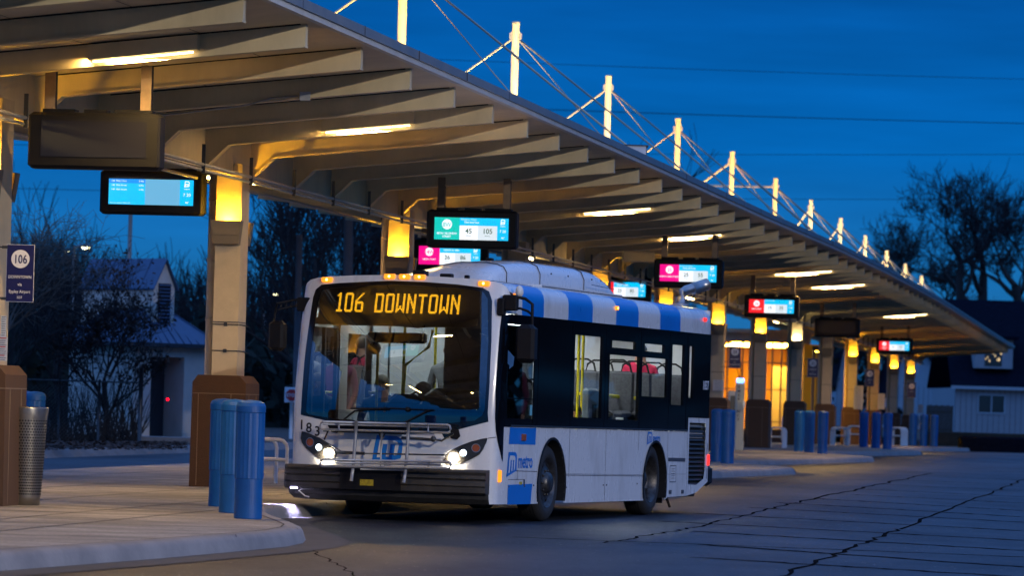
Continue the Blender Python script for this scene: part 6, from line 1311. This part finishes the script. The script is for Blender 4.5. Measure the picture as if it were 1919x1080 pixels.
def car(px, py, Z, rz, label, matn, sc_=1.0):
    p = at(px, py, Z); t = thing('parked_car', label, 'car', tuple(p), rz, 'parked cars')
    s = MB(); prof = [(-2.2, .35), (-2.25, .6), (-2.15, .8), (-1.2, .92), (-.75, 1.35), (-.3, 1.45), (.9, 1.45), (1.5, 1.0), (2.1, .92), (2.2, .6), (2.15, .32)]
    s.extrude(prof, 1.7, 0, f=lambda x, y, z: (x, z - .85, y)); body = build('body', s, M[matn], t)
    s = MB()
    for y in (-.853, .853): s.poly([(-1.0, y, .95), (-.68, y, 1.30), (.25, y, 1.36), (.25, y, .95)]); s.poly([(.32, y, .95), (.32, y, 1.36), (.85, y, 1.36), (1.3, y, 1.0)])
    s.poly([(-1.17, -.75, .95), (-.78, -.7, 1.33), (-.78, .7, 1.33), (-1.17, .75, .95)]); build('window', s, M['dark'], t)
    for x in (-1.35, 1.35):
        for y in (-.82, .82): s = MB(); s.lathe([(.0, -.1), (.32, -.1), (.33, 0), (.32, .1), (0, .1)], (x, y, .33), 20, axis='Y', caps=False); build('wheel', s, M['rubber'], t)
    for y in (-.6, .6): s = MB(); s.cbox(-2.27, -2.2, y - .18, y + .18, .58, .74, .02); build('headlight', s, M['steel'], t)
    return t
car(522, 786, 172, .5, 'dark red car parked beyond the stop sign', 'carred'); car(1652, 806, 265, .15, 'pale blue car parked before the open garage', 'carblue')

# ------------------------------------------------------------------ houses
def gable(name, label, x0, x1, ybase, yeave, ypk, Z, D_, wallm, roofm, pkx=None, win=(), over=6, front=True, ridge='front'):
    A = at(x0, ybase, Z); B = at(x1, ybase, Z); B.z = A.z; ze = at(x0, yeave, Z).z; zp = at(x0, ypk, Z).z; t = thing(name, label, 'house', tuple(A)); k = 1 / F * Z; ov = over * k
    s = MB(); s.box(A.x, B.x, Z, Z + D_, A.z - 2, ze)
    if ridge == 'front':
        px_ = A.x + (B.x - A.x) * (pkx if pkx is not None else .5)
        for y in (Z, Z + D_): s.poly([(A.x, y, ze), (B.x, y, ze), (px_, y, zp)])
    for q in range(int((B.x - A.x) / .32)): s.box(A.x + q * .32, A.x + q * .32 + .02, Z - .012, Z, A.z, ze, 1)
    build('wall', s, [wallm, M['line']], t, world=True)
    s = MB()
    if ridge == 'front':
        sl_ = lambda xe_: zp + (ze - zp) * 1.0
        for xe_, sg in ((A.x, -1), (B.x, 1)):
            dz = (zp - ze) / abs(xe_ - px_) * ov; s.hexa([(xe_ + sg * ov, Z - .3, ze - dz), (px_, Z - .3, zp), (px_, Z + D_ + .3, zp), (xe_ + sg * ov, Z + D_ + .3, ze - dz), (xe_ + sg * ov, Z - .3, ze - dz + .15), (px_, Z - .3, zp + .15), (px_, Z + D_ + .3, zp + .15), (xe_ + sg * ov, Z + D_ + .3, ze - dz + .15)])
    else:
        s.hexa([(A.x - ov, Z - .35, ze), (B.x + ov, Z - .35, ze), (B.x + ov, Z + D_ / 2, zp), (A.x - ov, Z + D_ / 2, zp), (A.x - ov, Z - .35, ze + .15), (B.x + ov, Z - .35, ze + .15), (B.x + ov, Z + D_ / 2, zp + .15), (A.x - ov, Z + D_ / 2, zp + .15)]); s.hexa([(A.x - ov, Z + D_ / 2, zp), (B.x + ov, Z + D_ / 2, zp), (B.x + ov, Z + D_ + .3, ze), (A.x - ov, Z + D_ + .3, ze), (A.x - ov, Z + D_ / 2, zp + .15), (B.x + ov, Z + D_ / 2, zp + .15), (B.x + ov, Z + D_ + .3, ze + .15), (A.x - ov, Z + D_ + .3, ze + .15)])
        s.box(A.x - ov, B.x + ov, Z - .42, Z - .35, ze - .06, ze + .12, 1)
    build('roof', s, [roofm, M['sidingb']], t, world=True)
    for (wx0, wy0, wx1, wy1, mm) in win:
        a, b = at(wx0, wy1, Z), at(wx1, wy0, Z); s = MB(); f_ = .09
        for q in ((a.x - f_, b.x + f_, a.z - f_, a.z), (a.x - f_, b.x + f_, b.z, b.z + f_), (a.x - f_, a.x, a.z, b.z), (b.x, b.x + f_, a.z, b.z), ((a.x + b.x) / 2 - .04, (a.x + b.x) / 2 + .04, a.z, b.z)): s.box(q[0], q[1], Z - .05, Z - .015, q[2], q[3])
        wn = build('window', s, M['sidingb'], t, world=True); s = MB(); s.quad((a.x, Z - .02, a.z), (b.x, Z - .02, a.z), (b.x, Z - .02, b.z), (a.x, Z - .02, b.z)); build('pane', s, M[mm], wn, world=True)
    return t
h1 = gable('house', 'grey sided house with dark roof, lit dormer and double window at far right', 1788, 2010, 816, 727, 560, 250, 14, M['siding'], M['shingle'], win=((1834, 743, 1882, 773, 'houseglass'),), ridge='side', over=9)
Zd = 250.4; a, b = at(1826, 690, Zd), at(1899, 638, Zd); s = MB(); s.box(a.x, b.x, Zd, Zd + 5, a.z, b.z); dm = build('dormer', s, M['siding'], h1, world=True)
s = MB(); s.box(a.x - .25, b.x + .3, Zd - .3, Zd + 5, b.z, b.z + .2); build('dormer_roof', s, M['shingle'], h1, world=True)
wa, wb = at(1845, 686, Zd), at(1878, 654, Zd); s = MB(); s.quad((wa.x, Zd - .03, wa.z), (wb.x, Zd - .03, wa.z), (wb.x, Zd - .03, wb.z), (wa.x, Zd - .03, wb.z)); wn = build('dormer_window', s, M['houseglass'], h1, world=True)
s = MB(); rnd = random.Random(4)
for k in range(9): x = wa.x + (wb.x - wa.x) * (k + .5) / 9; s.sphere((x, Zd - .06, wa.z + (wb.z - wa.z) * rnd.uniform(.25, .85)), rnd.uniform(.03, .07), 6, 0, (1, .3, 1.8))
build('window_lights', s, M['warmwin'], wn, world=True)
gable('house', 'pale blue gabled house with a downpipe, behind the wooden fence', 1672, 1779, 816, 724, 625, 275, 12, M['sidingb'], M['shingle'], pkx=.25, win=((1671, 668, 1683, 695, 'houseglass'),))
gable('house', 'narrow steep gabled blue house between dark column and lit columns', 1566, 1600, 800, 715, 640, 285, 10, M['sidingb'], M['shingle'], pkx=.4, over=2)
g3 = gable('garage', 'pale garage with wide dark opening behind the parked blue car', 1612, 1694, 808, 742, 712, 290, 8, M['sidingb'], M['shingle'], pkx=.55, over=4)
a, b = at(1621, 806, 289.9), at(1682, 752, 289.9); s = MB(); s.box(a.x, b.x, 289.85, 289.97, a.z, b.z); build('garage_shade', s, M['dark'], g3, world=True)  # flat dark panel stands in for the shade inside the open garage
gable('house', 'dark brick house half hidden behind the pale gabled one', 1735, 1800, 800, 690, 650, 300, 10, M['brick'], M['shingle'], ridge='side')
gable('house', 'low blue-grey house left of the bus behind the lamp post', 466, 545, 795, 742, 690, 200, 12, M['sidingb'], M['metalroof'], pkx=.15, over=8)
gable('house', 'pale building glimpsed between pump house and second column', 372, 400, 790, 700, 690, 180, 12, M['sidingb'], M['metalroof'], ridge='side')
fw = thing('wooden_fence', 'dark upright board fence between the last bollards and the grey house', 'fence', tuple(at(1760, 818, 240))); s = MB(); a, b = at(1735, 820, 240), at(1787, 762, 240); n_ = 14
for k in range(n_): x = a.x + (b.x - a.x) * k / n_; s.box(x, x + (b.x - a.x) / n_ * .9, 240, 240.04, a.z, b.z + .03 * (k % 3))
build('boards', s, M['wood'], fw, world=True); s = MB(); s.box(a.x, b.x, 240.04, 240.1, b.z - .4, b.z - .3); s.box(a.x, b.x, 240.04, 240.1, a.z + .4, a.z + .5); build('rails', s, M['wood'], fw, world=True)
s = MB(); a, b = at(1800, 846, 176), at(1960, 822, 176); s.cbox(a.x, b.x, 176, 177.2, a.z - .3, b.z, .08); tag(build('retaining_wall', s, M['shingle']), 'low dark retaining wall below the grey house', 'wall')
s = MB(); a, b = at(1745, 834, 200), at(1960, 816, 200); s.box(a.x, b.x, 200, 205, a.z - 1, b.z); tag(build('raised_bed', s, M['grass']), 'dark grassy bank in front of the grey house', 'bank', kind='stuff')
# sodium lamps beyond the canopy end
for px, py, L in ((1853, 604, 'orange sodium lamp glowing beyond the canopy end'), (1914, 598, 'small orange lamp at the right edge of the photo')):
    c = at(px, py, 300); t = thing('wall_lamp', L, 'lamp', tuple(c)); s = MB(); s.sphere(c, .24 if px < 1900 else .12, 10, 0, (1.6, 1, 1)); build('lens', s, M['sodium'], t, world=True); s = MB(); s.cbox(c.x - .4, c.x + .4, c.y + .1, c.y + .5, c.z, c.z + .3, .05); s.tube([c + Vector((0, .3, 0)), Vector((c.x, c.y + .3, 0))], .08, 6); build('bracket', s, M['black'], t, world=True)
# power lines
for i, (y0, y1, Z, L) in enumerate([(113, 153, 190, 'topmost power line crossing the sky'), (199, 236, 195, 'second power line from the top, thicker, crossing the sky'), (283, 294, 200, 'third power line from the top'), (366, 378, 210, 'lowest power line, running behind the right-hand trees'), (204, 234, 196, None)]):
    if L is None: continue
    s = MB(); pts = [at(-300 + (2300) * k / 16, y0 + (y1 - y0) * ((-300 + 2300 * k / 16) - 960) / 960 + 10 * (1 - (2 * k / 16 - 1) ** 2) - 6, Z + 4 * k) for k in range(17)]
    s.tube(pts, .022 if i == 1 else .014, 5); tag(build('power_line', s, M['black']), L, 'power line', 'power lines across the sky')
